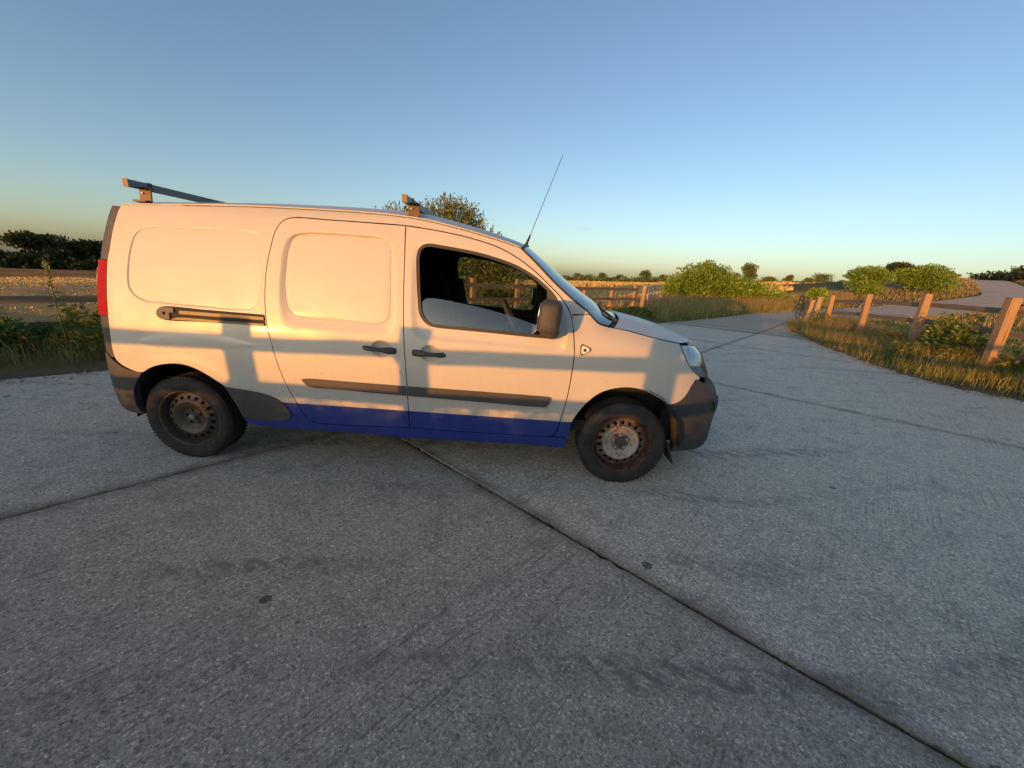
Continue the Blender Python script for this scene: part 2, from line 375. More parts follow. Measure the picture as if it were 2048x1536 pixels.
def thin_glass(name, tint, refl=.10, rough=.01):
    m, t, b = newmat(name); t.nodes.remove(b)
    tr = nd(t, 'ShaderNodeBsdfTransparent'); tr.inputs[0].default_value = tint+(1,)
    gl = nd(t, 'ShaderNodeBsdfGlossy'); gl.inputs['Roughness'].default_value = rough
    fr = nd(t, 'ShaderNodeFresnel'); fr.inputs[0].default_value = 1.52
    f2 = mth(t, 'ADD', mth(t, 'MULTIPLY', fr.outputs[0], 1.0), refl-.04); cl = nd(t, 'ShaderNodeClamp'); lk(t, f2, cl.inputs[0])
    mx = nd(t, 'ShaderNodeMixShader'); lk(t, cl.outputs[0], mx.inputs[0]); lk(t, tr.outputs[0], mx.inputs[1]); lk(t, gl.outputs[0], mx.inputs[2])
    lk(t, mx.outputs[0], t.nodes['Material Output'].inputs[0]); return m
PAINT = paint(); BLK = plastic('black_plastic'); BLK2 = plastic('grey_plastic', (.05, .05, .053), .55)
RUB = simple('rubber_seal', (.018, .018, .018), .6); DARK = simple('dark_underbody', (.012, .012, .012), .8, bscale=30)
GLASS = thin_glass('door_glass', (.62, .70, .65), .12); WSG = thin_glass('windscreen_glass', (.70, .77, .74), .12)
TRIM = simple('cab_trim', (.0035, .0035, .004), .7, nscale=8, bscale=200, bstr=.2)
CHROME = simple('lamp_reflector', (.88, .90, .92), .35, .5)
REDL = simple('red_lens', (.24, .003, .003), .45, spec=.08); CLEARL = thin_glass('lamp_lens', (.92, .95, .97), .24); WHITEL = simple('white_lens', (.7, .7, .7), .2)
RAILM = simple('rail_metal', (.035, .028, .02), .42, .4, nscale=12, namt=.5)
def tyre_mat():
    m, t, b = newmat('tyre_rubber'); v = coords(t)
    c = mix(t, ramp(t, noise(t, v, 9, 6, .7), [(.4, 0), (.8, 1)]), (.014, .014, .014), (.055, .045, .036)); lk(t, c, b.inputs['Base Color'])
    b.inputs['Roughness'].default_value = .78; bump(t, noise(t, v, 90, 4), .35, .004, b); return m
def rim_mat(name, base, rust, amt):
    m, t, b = newmat(name); v = coords(t); n1 = noise(t, v, 16, 8, .7, .6); n2 = noise(t, v, 55, 5, .7)
    f = ramp(t, mth(t, 'ADD', mth(t, 'MULTIPLY', n1, .75), mth(t, 'MULTIPLY', n2, .25)), [(amt-.05, 0), (amt+.06, 1)])
    c = mix(t, f, base, mix(t, n2, rust, tuple(x*.35 for x in rust))); lk(t, c, b.inputs['Base Color'])
    lk(t, mth(t, 'MULTIPLY_ADD', f, .35, .45), b.inputs['Roughness']); bump(t, n2, .3, .003, b); return m
TYRE = tyre_mat(); RIM_F = rim_mat('silver_rim', (.34, .31, .26), (.08, .045, .025), .565); RIM_H = rim_mat('rusty_band_hub_shade', (.17, .13, .10), (.07, .03, .02), .50); RIM_FR = rim_mat('rusty_rim', (.09, .045, .03), (.05, .02, .012), .5)
RIM_R = rim_mat('brake_dust_rim', (.062, .047, .034), (.075, .035, .018), .55)
# ------------------------------------------------------------------ van: body panels
van = empty('delivery_van'); tag(van, 'white panel van with a dark blue lower stripe and roof bars parked on concrete', 'van')
FD_TOP = [(1.551, 1.676), (1.683, 1.665), (1.839, 1.646), (1.996, 1.618), (2.153, 1.575), (2.273, 1.519), (2.379, 1.450), (2.479, 1.369), (2.562, 1.294), (2.613, 1.229), (2.641, 1.170)]
FD_FRONT = [(2.656, 1.095), (2.666, 1.019), (2.673, .933), (2.669, .821), (2.658, .675), (2.640, .551), (2.622, .466), (2.607, .389), (2.580, .349)]
SL_TOP = [(1.549, 1.677), (1.244, 1.683), (1.057, 1.685), (.901, 1.689), (.839, 1.687), (.790, 1.675), (.756, 1.649), (.728, 1.603), (.702, 1.500), (.683, 1.398), (.672, 1.289), (.670, 1.187), (.675, 1.065), (.685, .986), (.700, .915), (.719, .804), (.749, .672), (.784, .569), (.815, .499), (.848, .418), (.880, .368), (.925, .348)]
BP = [(1.586, .347), (1.584, .522), (1.579, .715), (1.571, .904), (1.565, 1.024), (1.558, 1.237), (1.555, 1.476)]
REAR_E = [(-.202, .647), (-.287, .667), (-.337, .698), (-.363, .729), (-.370, .77), (-.363, .885), (-.358, .95), (-.357, 1.018), (-.353, 1.201), (-.345, 1.360), (-.330, 1.428), (-.319, 1.498), (-.309, 1.560), (-.297, 1.614), (-.287, 1.659), (-.271, 1.703)]
ROOF_E = [(-.087, 1.713), (.228, 1.728), (.543, 1.739), (.863, 1.743), (1.184, 1.743), (1.445, 1.736), (1.640, 1.720), (1.836, 1.688), (2.072, 1.638), (2.230, 1.598), (2.293, 1.578)]
APIL = [(2.392, 1.495), (2.517, 1.382), (2.642, 1.283), (2.742, 1.213), (2.762, 1.198)]
SILL = [(2.69, .345), (2.681, .257), (2.43, .268), (1.53, .268), (1.09, .282), (.66, .286), (.445, .300)]
body_out = outline(REAR_E+ROOF_E+APIL+[(2.645, 1.192)]+FD_TOP[::-1][:-1]+SL_TOP+[(1.586, .347), (2.43, .343), (2.58, .346)]+SILL+ARCH_R[::-1][:-1], .016)
slide_out = outline(SL_TOP+BP, .016)
front_out = outline(FD_TOP+FD_FRONT+[(2.43, .343)]+BP, .016)
HL = [(3.438, 1.018), (3.451, .966), (3.475, .918), (3.522, .862), (3.579, .816), (3.637, .779)]
FB = [(3.513, .674), (3.444, .627)]
fend_out = outline([(2.645, 1.188), (2.762, 1.195), (2.81, 1.148), (2.884, 1.124), (3.001, 1.108), (3.192, 1.066)]+HL+FB+ARCH_F[::-1]+[(2.694, .349), (2.580, .349)]+FD_FRONT[::-1][1:]+[(2.641, 1.170)], .016)
arch_rows = lambda A: np.concatenate([np.array(catmull([np.array(p)*1.0 for p in A], False, .02))+[0, k] for k in (.015, .035)])
slide_pts = np.concatenate([rows(SL_REC, (-.03, -.018, -.006, .003)), rows(SL_PL, (-.008, -.004, 0, .004, .008)), bowlpts()])
front_pts = np.concatenate([rows(FD_REC, (-.045, -.03, -.015, -.004, .004)), bowlpts()])
body_pts = np.concatenate([rows(RQ_PL, (-.010, -.006, -.003, 0, .003, .006, .01)), rows(LEAF, (-.03, -.015, 0, .004))])
for sd in (-1, 1):
    o = side_panel('body_side', body_out, PAINT, van, pts=body_pts, side=sd)
    o = side_panel('sliding_door', slide_out, PAINT, van, pts=slide_pts, side=sd)
    door = side_panel('front_door', front_out, PAINT, van, holes=[WIN], pts=front_pts, side=sd)
    side_panel('front_wing', fend_out, PAINT, van, side=sd, space=.025)
    # window seal and glass
    seal = side_panel('window_seal', offset(WIN, .004), RUB, door, holes=[offset(WIN, -.016)], gap=0, depth=.035, lift=.004, side=sd, space=.02)
    if sd < 0:
        gl = outline([(1.66, 1.06), (1.664, 1.19), (1.677, 1.221), (1.692, 1.236), (1.727, 1.242), (1.812, 1.236), (1.918, 1.221), (2.025, 1.205), (2.133, 1.184), (2.24, 1.160), (2.40, 1.115), (2.52, 1.07), (2.54, 1.03), (2.2, 1.04), (1.9, 1.05)], .02)
        label = 'door window pane wound half way down'
    else: gl = offset(WIN, -.002); label = None
    gv, gf = tri2d(gl, (), None, .05); gy = -(S(gv[:, 0], gv[:, 1])-.028)
    GV = np.stack([gv[:, 0], gy*(-sd), gv[:, 1]], 1)
    g = obj('window_pane', GV, gf if sd < 0 else gf[:, ::-1], GLASS, door)
    if label: g['label'] = label
    # black corner cover in front of the window
    side_panel('mirror_corner_cover', outline([(2.470, 1.345), (2.53, 1.283), (2.552, 1.20), (2.548, 1.11), (2.52, 1.05), (2.44, 1.05), (2.47, 1.14), (2.475, 1.24)], .02), BLK, door, gap=0, depth=.03, lift=.002, side=sd, space=.04)
    # rub strips
    s1 = outline([(.880, .671), (.897, .675), (1.20, .670), (1.572, .664), (1.574, .598), (1.381, .603), (1.15, .612), (.925, .622), (.900, .640)], .02)
    s2 = outline([(1.590, .664), (2.0, .658), (2.406, .651), (2.535, .645), (2.545, .638), (2.536, .60), (2.519, .577), (2.479, .573), (2.0, .586), (1.592, .597)], .02)
    for s_ in (s1, s2): side_panel('rub_strip', s_, BLK2, van, gap=0, depth=.02, lift=.016, side=sd, space=.05, relief=False)
    side_panel('wheel_arch_cladding', outline([(.350, .583), (.460, .570), (.581, .551), (.645, .533), (.691, .509), (.721, .485), (.748, .448), (.770, .398), (.750, .363), (.625, .343), (.432, .350), (.40, .455)], .02), BLK2, van, gap=0, depth=.02, lift=.010, side=sd, space=.05)
    # sliding door rail in the rear quarter
    rl = side_panel('door_rail', outline([(-.030, 1.056), (-.016, 1.084), (.012, 1.096), (.30, 1.090), (.666, 1.081), (.672, 1.009), (.30, 1.012), (.007, 1.014), (-.022, 1.030)], .02), DARK, van, gap=0, depth=.01, lift=.003, side=sd, space=.06)
    side_panel('rail_track', outline([(.12, 1.076), (.40, 1.071), (.664, 1.066), (.667, 1.047), (.40, 1.050), (.12, 1.054)], .03), RAILM, rl, gap=0, depth=.01, lift=.009, side=sd, space=.06)
    side_panel('rail_track', outline([(.10, 1.030), (.40, 1.027), (.668, 1.024), (.668, 1.013), (.40, 1.015), (.06, 1.017)], .03), RAILM, rl, gap=0, depth=.01, lift=.010, side=sd, space=.06)
    side_panel('rail_end_cap', outline([(-.027, 1.056), (-.014, 1.081), (.012, 1.093), (.085, 1.091), (.085, 1.062), (.058, 1.060), (.058, 1.018), (.007, 1.017), (-.020, 1.032)], .012, 50), BLK2, rl, holes=[np.array([(.025+.010*math.cos(t), 1.055+.010*math.sin(t)) for t in np.linspace(0, 2*np.pi, 14, endpoint=False)])], gap=0, depth=.01, lift=.012, side=sd, space=.03)
    # side repeater
    bz = side_panel('side_indicator', outline([(2.711, 1.007), (2.722, 1.012), (2.735, 1.008), (2.778, .986), (2.781, .977), (2.776, .970), (2.732, .945), (2.719, .941), (2.712, .948)], .006, 100), BLK, van, gap=0, depth=.01, lift=.004, side=sd, space=.02)
    side_panel('indicator_lens', outline([(2.719, 1.001), (2.730, 1.002), (2.768, .982), (2.768, .974), (2.729, .951), (2.719, .953)], .006, 100), WHITEL, bz, gap=0, depth=.006, lift=.009, side=sd, space=.02)
    t = np.linspace(0, 2*np.pi, 16, endpoint=False); side_panel('indicator_emblem', np.stack([2.737+.011*np.cos(t), .976+.011*np.sin(t)], 1), BLK, bz, gap=0, depth=.004, lift=.012, side=sd, space=.02)
    # door handles: a bar bridging the bowl
    for (xa, xb, za, zb, fl) in ((1.291, 1.525, .909, .897, 1), (1.612, 1.846, .895, .889, -1)):
        def hp(u, v, xa=xa, xb=xb, za=za, zb=zb, fl=fl):
            u2 = u if fl > 0 else 1-u
            x = xa+(xb-xa)*u; z = za+(zb-za)*u
            hh = np.interp(u2, [0, .04, .15, .3, .55, .68, .76, .94, 1], [.001, .012, .017, .014, .013, .020, .023, .021, .001])
            out = np.interp(u2, [0, .05, .2, .5, .7, .95, 1], [-.004, .012, .026, .032, .028, .014, -.004])
            a = 2*math.pi*v; y = -(float(S(x, z))+out-.012+.014*math.cos(a)*min(1, hh/.012)); return (x, y*(-sd), z+hh*math.sin(a))
        hv, hf = grid(25, 15, hp); obj('door_handle', hv, hf if sd > 0 else [f[::-1] for f in hf], BLK, van)
    # inner lining behind the gaps
    sh = outline([(-.25, .70), (-.33, .95), (-.32, 1.36), (-.25, 1.66), (.228, 1.70), (.86, 1.715), (1.44, 1.705), (1.836, 1.66), (2.072, 1.61), (2.25, 1.55), (2.5, 1.375), (2.74, 1.19), (3.0, 1.08), (3.3, 1.0), (3.42, .9), (3.42, .70), (3.25, .72), (3.06, .76), (2.9, .74), (2.76, .65), (2.68, .50), (2.64, .29), (1.5, .29), (.47, .31), (.40, .50), (.30, .65), (.06, .75), (-.12, .71)], .03, 30)
    sv, sf = tri2d(sh, [offset(WIN, .006)], None, .07)
    obj('door_lining', np.stack([sv[:, 0], sd*(S(sv[:, 0], sv[:, 1])-.034), sv[:, 1]], 1), sf if sd < 0 else sf[:, ::-1], TRIM, van)
# ------------------------------------------------------------------ van: roof, screen, bonnet, front and rear
edge = np.array(catmull([np.array(p) for p in [REAR_E[-1]]+ROOF_E], False, .04)); EY = G(edge)
def roof_pt(i, t):
    u = i*(len(edge)-1); k = min(int(u), len(edge)-2); f = u-k
    x, z = edge[k]*(1-f)+edge[k+1]*f; yw = EY[k]*(1-f)+EY[k+1]*f
    s = 2*t-1; cr = np.interp(x, [-.3, 0, 1.5, 2.0, 2.3], [.085, .085, .085, .075, .055]); a = abs(s)
    zz = z+cr*(1-a**2.6); xx = x+np.interp(x, [-.3, -.1, 1.9, 2.3], [-.10, 0, 0, .05])*(1-a**2)
    # pressed ribs along the roof
    if x < 1.9: zz += .005*max(0, math.sin(s*math.pi*3.5))*(a < .85)*np.interp(x, [-.2, 0, 1.6, 1.9], [0, 1, 1, 0])
    return (xx, s*yw, zz)
v, f = grid(70, 61, roof_pt); roof = obj('roof', v, f, PAINT, van)
for sd in (-1, 1):      # roof moulding along the edge
    mb = MB(); mb.tube([(p[0], sd*(EY[i]-.006), p[1]+.006) for i, p in enumerate(edge)], .005, 6); mb.build('roof_moulding', PAINT, van, True)
hd = MB(); hd.tube([roof_pt(1, t) for t in np.linspace(0, 1, 25)], .010, 6); hd.build('screen_header_seal', RUB, van, True)
AP = np.array(catmull([np.array(p) for p in [(2.293, 1.578)]+APIL[:-1]+[(2.81, 1.150), (2.884, 1.126)]], False, .03)); AY = S(AP[:, 0], AP[:, 1])-.006
def ws_pt(u, t):
    q = u*(len(AP)-1); k = min(int(q), len(AP)-2); f = q-k
    x, z = AP[k]*(1-f)+AP[k+1]*f; yw = AY[k]*(1-f)+AY[k+1]*f; s = 2*t-1
    return (x+(.05+.13*u)*(1-abs(s)**2.2), s*yw, z+(.055-.015*u)*(1-abs(s)**2.2))
v, f = grid(24, 33, ws_pt); ws = obj('windscreen', v, f, WSG, van)
for sd in (-1, 1):
    mb = MB(); mb.tube([(AP[i, 0], sd*(AY[i]+.002), AP[i, 1]) for i in range(len(AP))], .008, 6); mb.build('windscreen_seal', RUB, van, True)
# scuttle and wipers
v, f = grid(5, 33, lambda u, t: tuple(np.array(ws_pt(1, t))*(1-u)+u*np.array((3.00+.12*(1-(2*t-1)**2), (2*t-1)*.74, 1.105+.05*(1-abs(2*t-1)**2.2)))-np.array((0, 0, .012))))
obj('scuttle_panel', v, f, BLK, van)
for y0, y1 in ((-.62, -.05), (-.05, .5)):
    mb = MB(); p0 = Vector((2.99, y0, 1.14)); mb.tube([p0, p0+Vector((-.06, .12, .05)), Vector((2.86, y1, 1.26))], [.012, .009, .006], 6)
    mb.tube([(2.95, y0+.02, 1.16), (2.90, (y0+y1)/2, 1.225), (2.83, y1+.06, 1.27)], .007, 6); mb.build('wiper', BLK, van)
BE = np.array(catmull([np.array(p) for p in [(2.93, 1.1165), (3.001, 1.110), (3.192, 1.068), (3.434, 1.021)]], False, .03)); BY = G(BE)-.003
def bon_pt(u, t):
    q = u*(len(BE)-1); k = min(int(q), len(BE)-2); f = q-k
    x, z = BE[k]*(1-f)+BE[k+1]*f; yw = BY[k]*(1-f)+BY[k+1]*f; s = 2*t-1; a = abs(s)
    xm = 3.08+(3.70-3.08)*u; zm = 1.165-.10*u-.075*u*u*u; c = .010*math.exp(-((a-.62)/.09)**2)*(1-u*.6)
    return (x+(xm-x)*(1-a**2.3), s*yw, z+(zm-z)*(1-a**2.4)+c)
v, f = grid(30, 49, bon_pt); obj('bonnet', v, f, PAINT, van)
def section(z, xs, end):
    if end == 'f':
        q = min(.999, (xs-X0)/(XF(z)-X0)); th0 = math.acos(q**(NF/2)); th = np.linspace(th0, 0, 120)
        x = X0+(XF(z)-X0)*np.cos(th)**(2/NF)
        wv = S(min(xs, X0), z)*np.sin(th)**(2/NF)
    else:
        pre = np.linspace(xs, XR, 20)[:-1] if xs > XR else np.zeros(0)
        th0 = math.pi/2 if xs > XR else math.acos(min(.999, (XR-xs)/(XR-XE(z)))**(NR/2))
        th = np.linspace(th0, 0, 120); x = np.concatenate([pre, XR-(XR-XE(z))*np.cos(th)**(2/NR)])
        wv = np.concatenate([np.full(len(pre), float(S(0, z))), float(S(0, z))*np.sin(th)**(2/NR)])
    P = np.stack([x, -wv], 1); L = np.concatenate([[0], np.cumsum(np.linalg.norm(np.diff(P, axis=0), axis=1))])
    return P, L/L[-1]
def patch(name, end, ztop, zbot, xs, c0, c1, mat, parent, n=40, m=20, lift=0., side=-1, both=False, back=.05):
    """sheet wrapping round the nose or the tail; ztop/zbot are functions of c, xs the starting edge at height z"""
    def pt(u, w_, s=-1):
        c = c0+(c1-c0)*u; zt, zb = ztop(c), zbot(c); z = zb+(zt-zb)*w_
        P, L = section(z, xs(z), end); x = np.interp(c, L, P[:, 0]); y = np.interp(c, L, P[:, 1])
        e = .004; xa, ya = np.interp(c-e, L, P[:, 0]), np.interp(c-e, L, P[:, 1]); xb, yb = np.interp(c+e, L, P[:, 0]), np.interp(c+e, L, P[:, 1])
        tx, ty = xb-xa, yb-ya; k = math.hypot(tx, ty)+1e-9; nx, ny = (ty/k, -tx/k) if end == 'f' else (-ty/k, tx/k)
        l = lift(u, w_) if callable(lift) else lift
        return x+nx*l, y+ny*l, z, nx, ny
    V = []; nn = []
    for i in range(n):
        for j in range(m):
            a = pt(i/(n-1), j/(m-1)); V.append((a[0], a[1], a[2])); nn.append((a[3], a[4]))
    F = [(i*m+j, (i+1)*m+j, (i+1)*m+j+1, i*m+j+1) for i in range(n-1) for j in range(m-1)]
    if end == 'r': F = [f[::-1] for f in F]
    # folded edge
    bd = [i*m for i in range(n)]+[(n-1)*m+j for j in range(1, m)]+[i*m+m-1 for i in reversed(range(n-1))]+[j for j in reversed(range(1, m-1))]
    base = len(V)
    for b in bd: V.append((V[b][0]-nn[b][0]*back, V[b][1]-nn[b][1]*back, V[b][2]))
    for k in range(len(bd)):
        a, b = bd[k], bd[(k+1) % len(bd)]; q = (a, base+k, base+(k+1) % len(bd), b); F.append(q if end == 'f' else q[::-1])
    if side > 0: V = [(x, -y, z) for x, y, z in V]; F = [f[::-1] for f in F]
    o = obj(name, V, F, mat, parent); auto_smooth(o, 50)
    return o
def T(*p):
    g_ = pch(p) if len(p) > 3 else (lambda c: np.interp(c, [a for a, b in p], [b for a, b in p]))
    return lambda c: float(g_(c))
xa_f = lambda z: float(np.interp(z, [.2, .232, .300, .387, .473, .557, .614, .63, .68, .78], [3.48, 3.485, 3.489, 3.478, 3.451, 3.406, 3.369, 3.369, 3.369, 3.369]))
def bl_f(u, w_):   # fog lamp pod and the step under it
    return .004+.012*math.exp(-((w_-.62)/.12)**2)*float(sst(.35, .5, np.array(u)))
for sd in (-1, 1):
    b_ = patch('front_bumper', 'f', T((0, .612), (.055, .622), (.11, .655), (.20, .745), (.245, .772), (.30, .750), (.40, .715), (.6, .70), (1, .70)), T((0, .232), (.1, .225), (.3, .205), (1, .19)), xa_f, 0, 1, BLK, van, 70, 30, bl_f, side=sd)
    patch('bumper_insert', 'f', T((.40, .585), (.62, .59)), T((.40, .50), (.62, .50)), xa_f, .42, .60, RUB, b_, 16, 8, .018, side=sd, back=.03)
    hx = lambda z: float(np.interp(z, [.738, .778, .816, .862, .918, .966, 1.019], [3.715, 3.640, 3.582, 3.525, 3.479, 3.455, 3.441]))
    lens = patch('headlight', 'f', T((0, 1.012), (.2, .995), (.45, .955), (.6, .90)), T((0, .790), (.10, .748), (.3, .735), (.6, .76)), hx, .005, .55, CLEARL, van, 30, 24, lambda u, w_: .012*math.sin(math.pi*min(1, max(0, u)))*math.sin(math.pi*w_), side=sd, back=.03)
    patch('reflector', 'f', T((0, 1.005), (.2, .985), (.45, .945), (.6, .89)), T((0, .80), (.10, .762), (.3, .75), (.6, .77)), hx, .02, .53, CHROME, lens, 30, 24, lambda u, w_: -.022-.035*math.sin(math.pi*u)*math.sin(math.pi*w_)-.004*math.sin(u*22), side=sd, back=.001)
gx = lambda z: float(X0+1.1)
for sd in (-1, 1):
    gr = patch('grille_panel', 'f', T((.4, .99), (1, 1.0)), T((.4, .71), (1, .70)), hx, .50, 1, PAINT, van, 20, 16, -.006, side=sd)
    for zz in (.80, .86, .92): patch('grille_slat', 'f', T((.5, zz+.018), (1, zz+.018)), T((.5, zz-.018), (1, zz-.018)), hx, .62, 1, BLK, gr, 12, 4, .006, side=sd, back=.03)
# tail
re_x = [b for a, b in ()]
REz = [p[1] for p in REAR_E]; REx = [p[0] for p in REAR_E]
xs_r = lambda z: float(np.interp(z, REz, REx))-.003
xb_r = lambda z: float(np.interp(z, [.331, .368, .415, .49, .545, .592, .647, .66, .8], [-.275, -.308, -.313, -.302, -.28, -.246, -.202, -.202, -.202]))
for sd in (-1, 1):
    patch('rear_pillar_trim', 'r', T((0, 1.695), (.12, 1.70), (.3, 1.70)), T((0, 1.366), (1, 1.366)), xs_r, .0, .27, BLK2, van, 16, 20, -.002, side=sd)
    patch('rear_pillar_trim', 'r', T((0, 1.012), (1, 1.012)), T((0, .74), (1, .72)), xs_r, .0, .27, BLK, van, 16, 12, -.002, side=sd)
    tl = patch('tail_lamp', 'r', T((0, 1.362), (1, 1.362)), T((0, 1.016), (1, 1.016)), xs_r, .0, .24, REDL, van, 20, 20, lambda u, w_: .008*math.sin(math.pi*u)+.0015*math.sin(w_*90), side=sd)
    patch('reversing_lens', 'r', T((0, 1.31), (1, 1.31)), T((0, 1.20), (1, 1.20)), xs_r, .13, .225, WHITEL, tl, 8, 8, .011, side=sd)
    patch('rear_door', 'r', T((0, 1.70), (1, 1.72)), T((0, .72), (1, .70)), xs_r, .275, .995, PAINT, van, 30, 40, -.003, side=sd)
    patch('rear_bumper', 'r', T((0, .645), (.07, .660), (.12, .69), (.155, .725), (.20, .765), (.3, .745), (1, .72)), T((0, .335), (.08, .345), (.16, .372), (1, .36)), xb_r, 0, 1, BLK, van, 50, 20, .006, side=sd)
# roof bars
BAR = simple('bar_steel', (.13, .13, .135), .5, .5, nscale=10, namt=.3)
WOODCAP = simple('bar_cap', (.22, .15, .08), .7); FOOT = simple('bar_foot_steel', (.085, .06, .035), .55, .5, nscale=20, namt=.4)
for x in (-.205, 1.545):
    rb = MB().box((x, 0, 1.835), (.030, 1.50, .044), bev=.003).build('roof_bar', BAR, van)
    for sd in (-1, 1):
        MB().box((x, sd*.752, 1.835), (.034, .006, .048), bev=.002).build('bar_end_cap', WOODCAP, rb)
        fz = 1.73
        m1 = MB(); m1.box((x+.035, sd*.665, 1.775), (.075, .010, .105), Matrix.Rotation(sd*.10, 3, 'X'), .002); m1.box((x+.035, sd*.655, 1.818), (.05, .05, .008))
        m1.box((x+.035, sd*.695, 1.738), (.085, .05, .012), None, .003); m1.build('bar_foot', FOOT, rb)
        for bx, bz in ((.022, 1.79), (.05, 1.745)):
            lv, lf = lathe([(0, 0), (.006, 0), (.006, sd*.004), (0, sd*.004)], 8, c=(x+bx, sd*.674, bz)); obj('bolt', lv, lf, CHROME, rb)
        MB().box((x, sd*.60, 1.836), (.036, .03, .052), None, .002).build('bar_clip', RUB, rb)
# aerial
ant = MB(); ant.tube([(2.316, -.20, 1.630), (2.330, -.20, 1.655), (2.352, -.20, 1.715)], [.014, .010, .006], 10); a0 = ant.build('aerial', RUB, van, True)
MB().tube([(2.352, -.20, 1.715), (2.552, -.20, 2.275)], [.0032, .0022], 6).build('aerial_mast', simple('aerial_steel', (.06, .06, .065), .4, .6), a0)
# door mirrors
def sup(c, d, p, rot=None, nu=24, nv=18):
    out = []
    def pw(a): return math.copysign(abs(a)**p, a)
    for i in range(nu):
        a = 2*math.pi*i/nu
        for j in range(nv+1):
            b = -math.pi/2+math.pi*j/nv
            q = Vector((d[0]*pw(math.cos(b))*pw(math.cos(a)), d[1]*pw(math.cos(b))*pw(math.sin(a)), d[2]*pw(math.sin(b))))
            if rot is not None: q = rot @ q
            out.append(q+Vector(c))
    F = [(i*(nv+1)+j, ((i+1) % nu)*(nv+1)+j, ((i+1) % nu)*(nv+1)+j+1, i*(nv+1)+j+1) for i in range(nu) for j in range(nv)]
    return out, F
MIRG = simple('mirror_glass', (.85, .87, .88), .02, 1.0)
for sd in (-1, 1):
    R1 = Matrix.Rotation(sd*.14, 3, 'Z') @ Matrix.Rotation(.08, 3, 'Y')
    v, f = sup((2.487, sd*1.035, 1.188), (.068, .112, .100), .50, R1); mr = obj('door_mirror', v, f if True else f, BLK, van)
    mr.data.polygons.foreach_set('use_smooth', [True]*len(mr.data.polygons))
    v, f = sup((2.424, sd*1.028, 1.186), (.005, .094, .082), .45, R1); obj('mirror_glass', v, f, MIRG, mr)
    mb = MB(); mb.tube([(2.515, sd*.865, 1.075), (2.52, sd*.92, 1.075), (2.515, sd*.985, 1.095), (2.505, sd*1.01, 1.14)], [.042, .040, .040, .035], 12); mb.build('mirror_arm', BLK, mr, True)
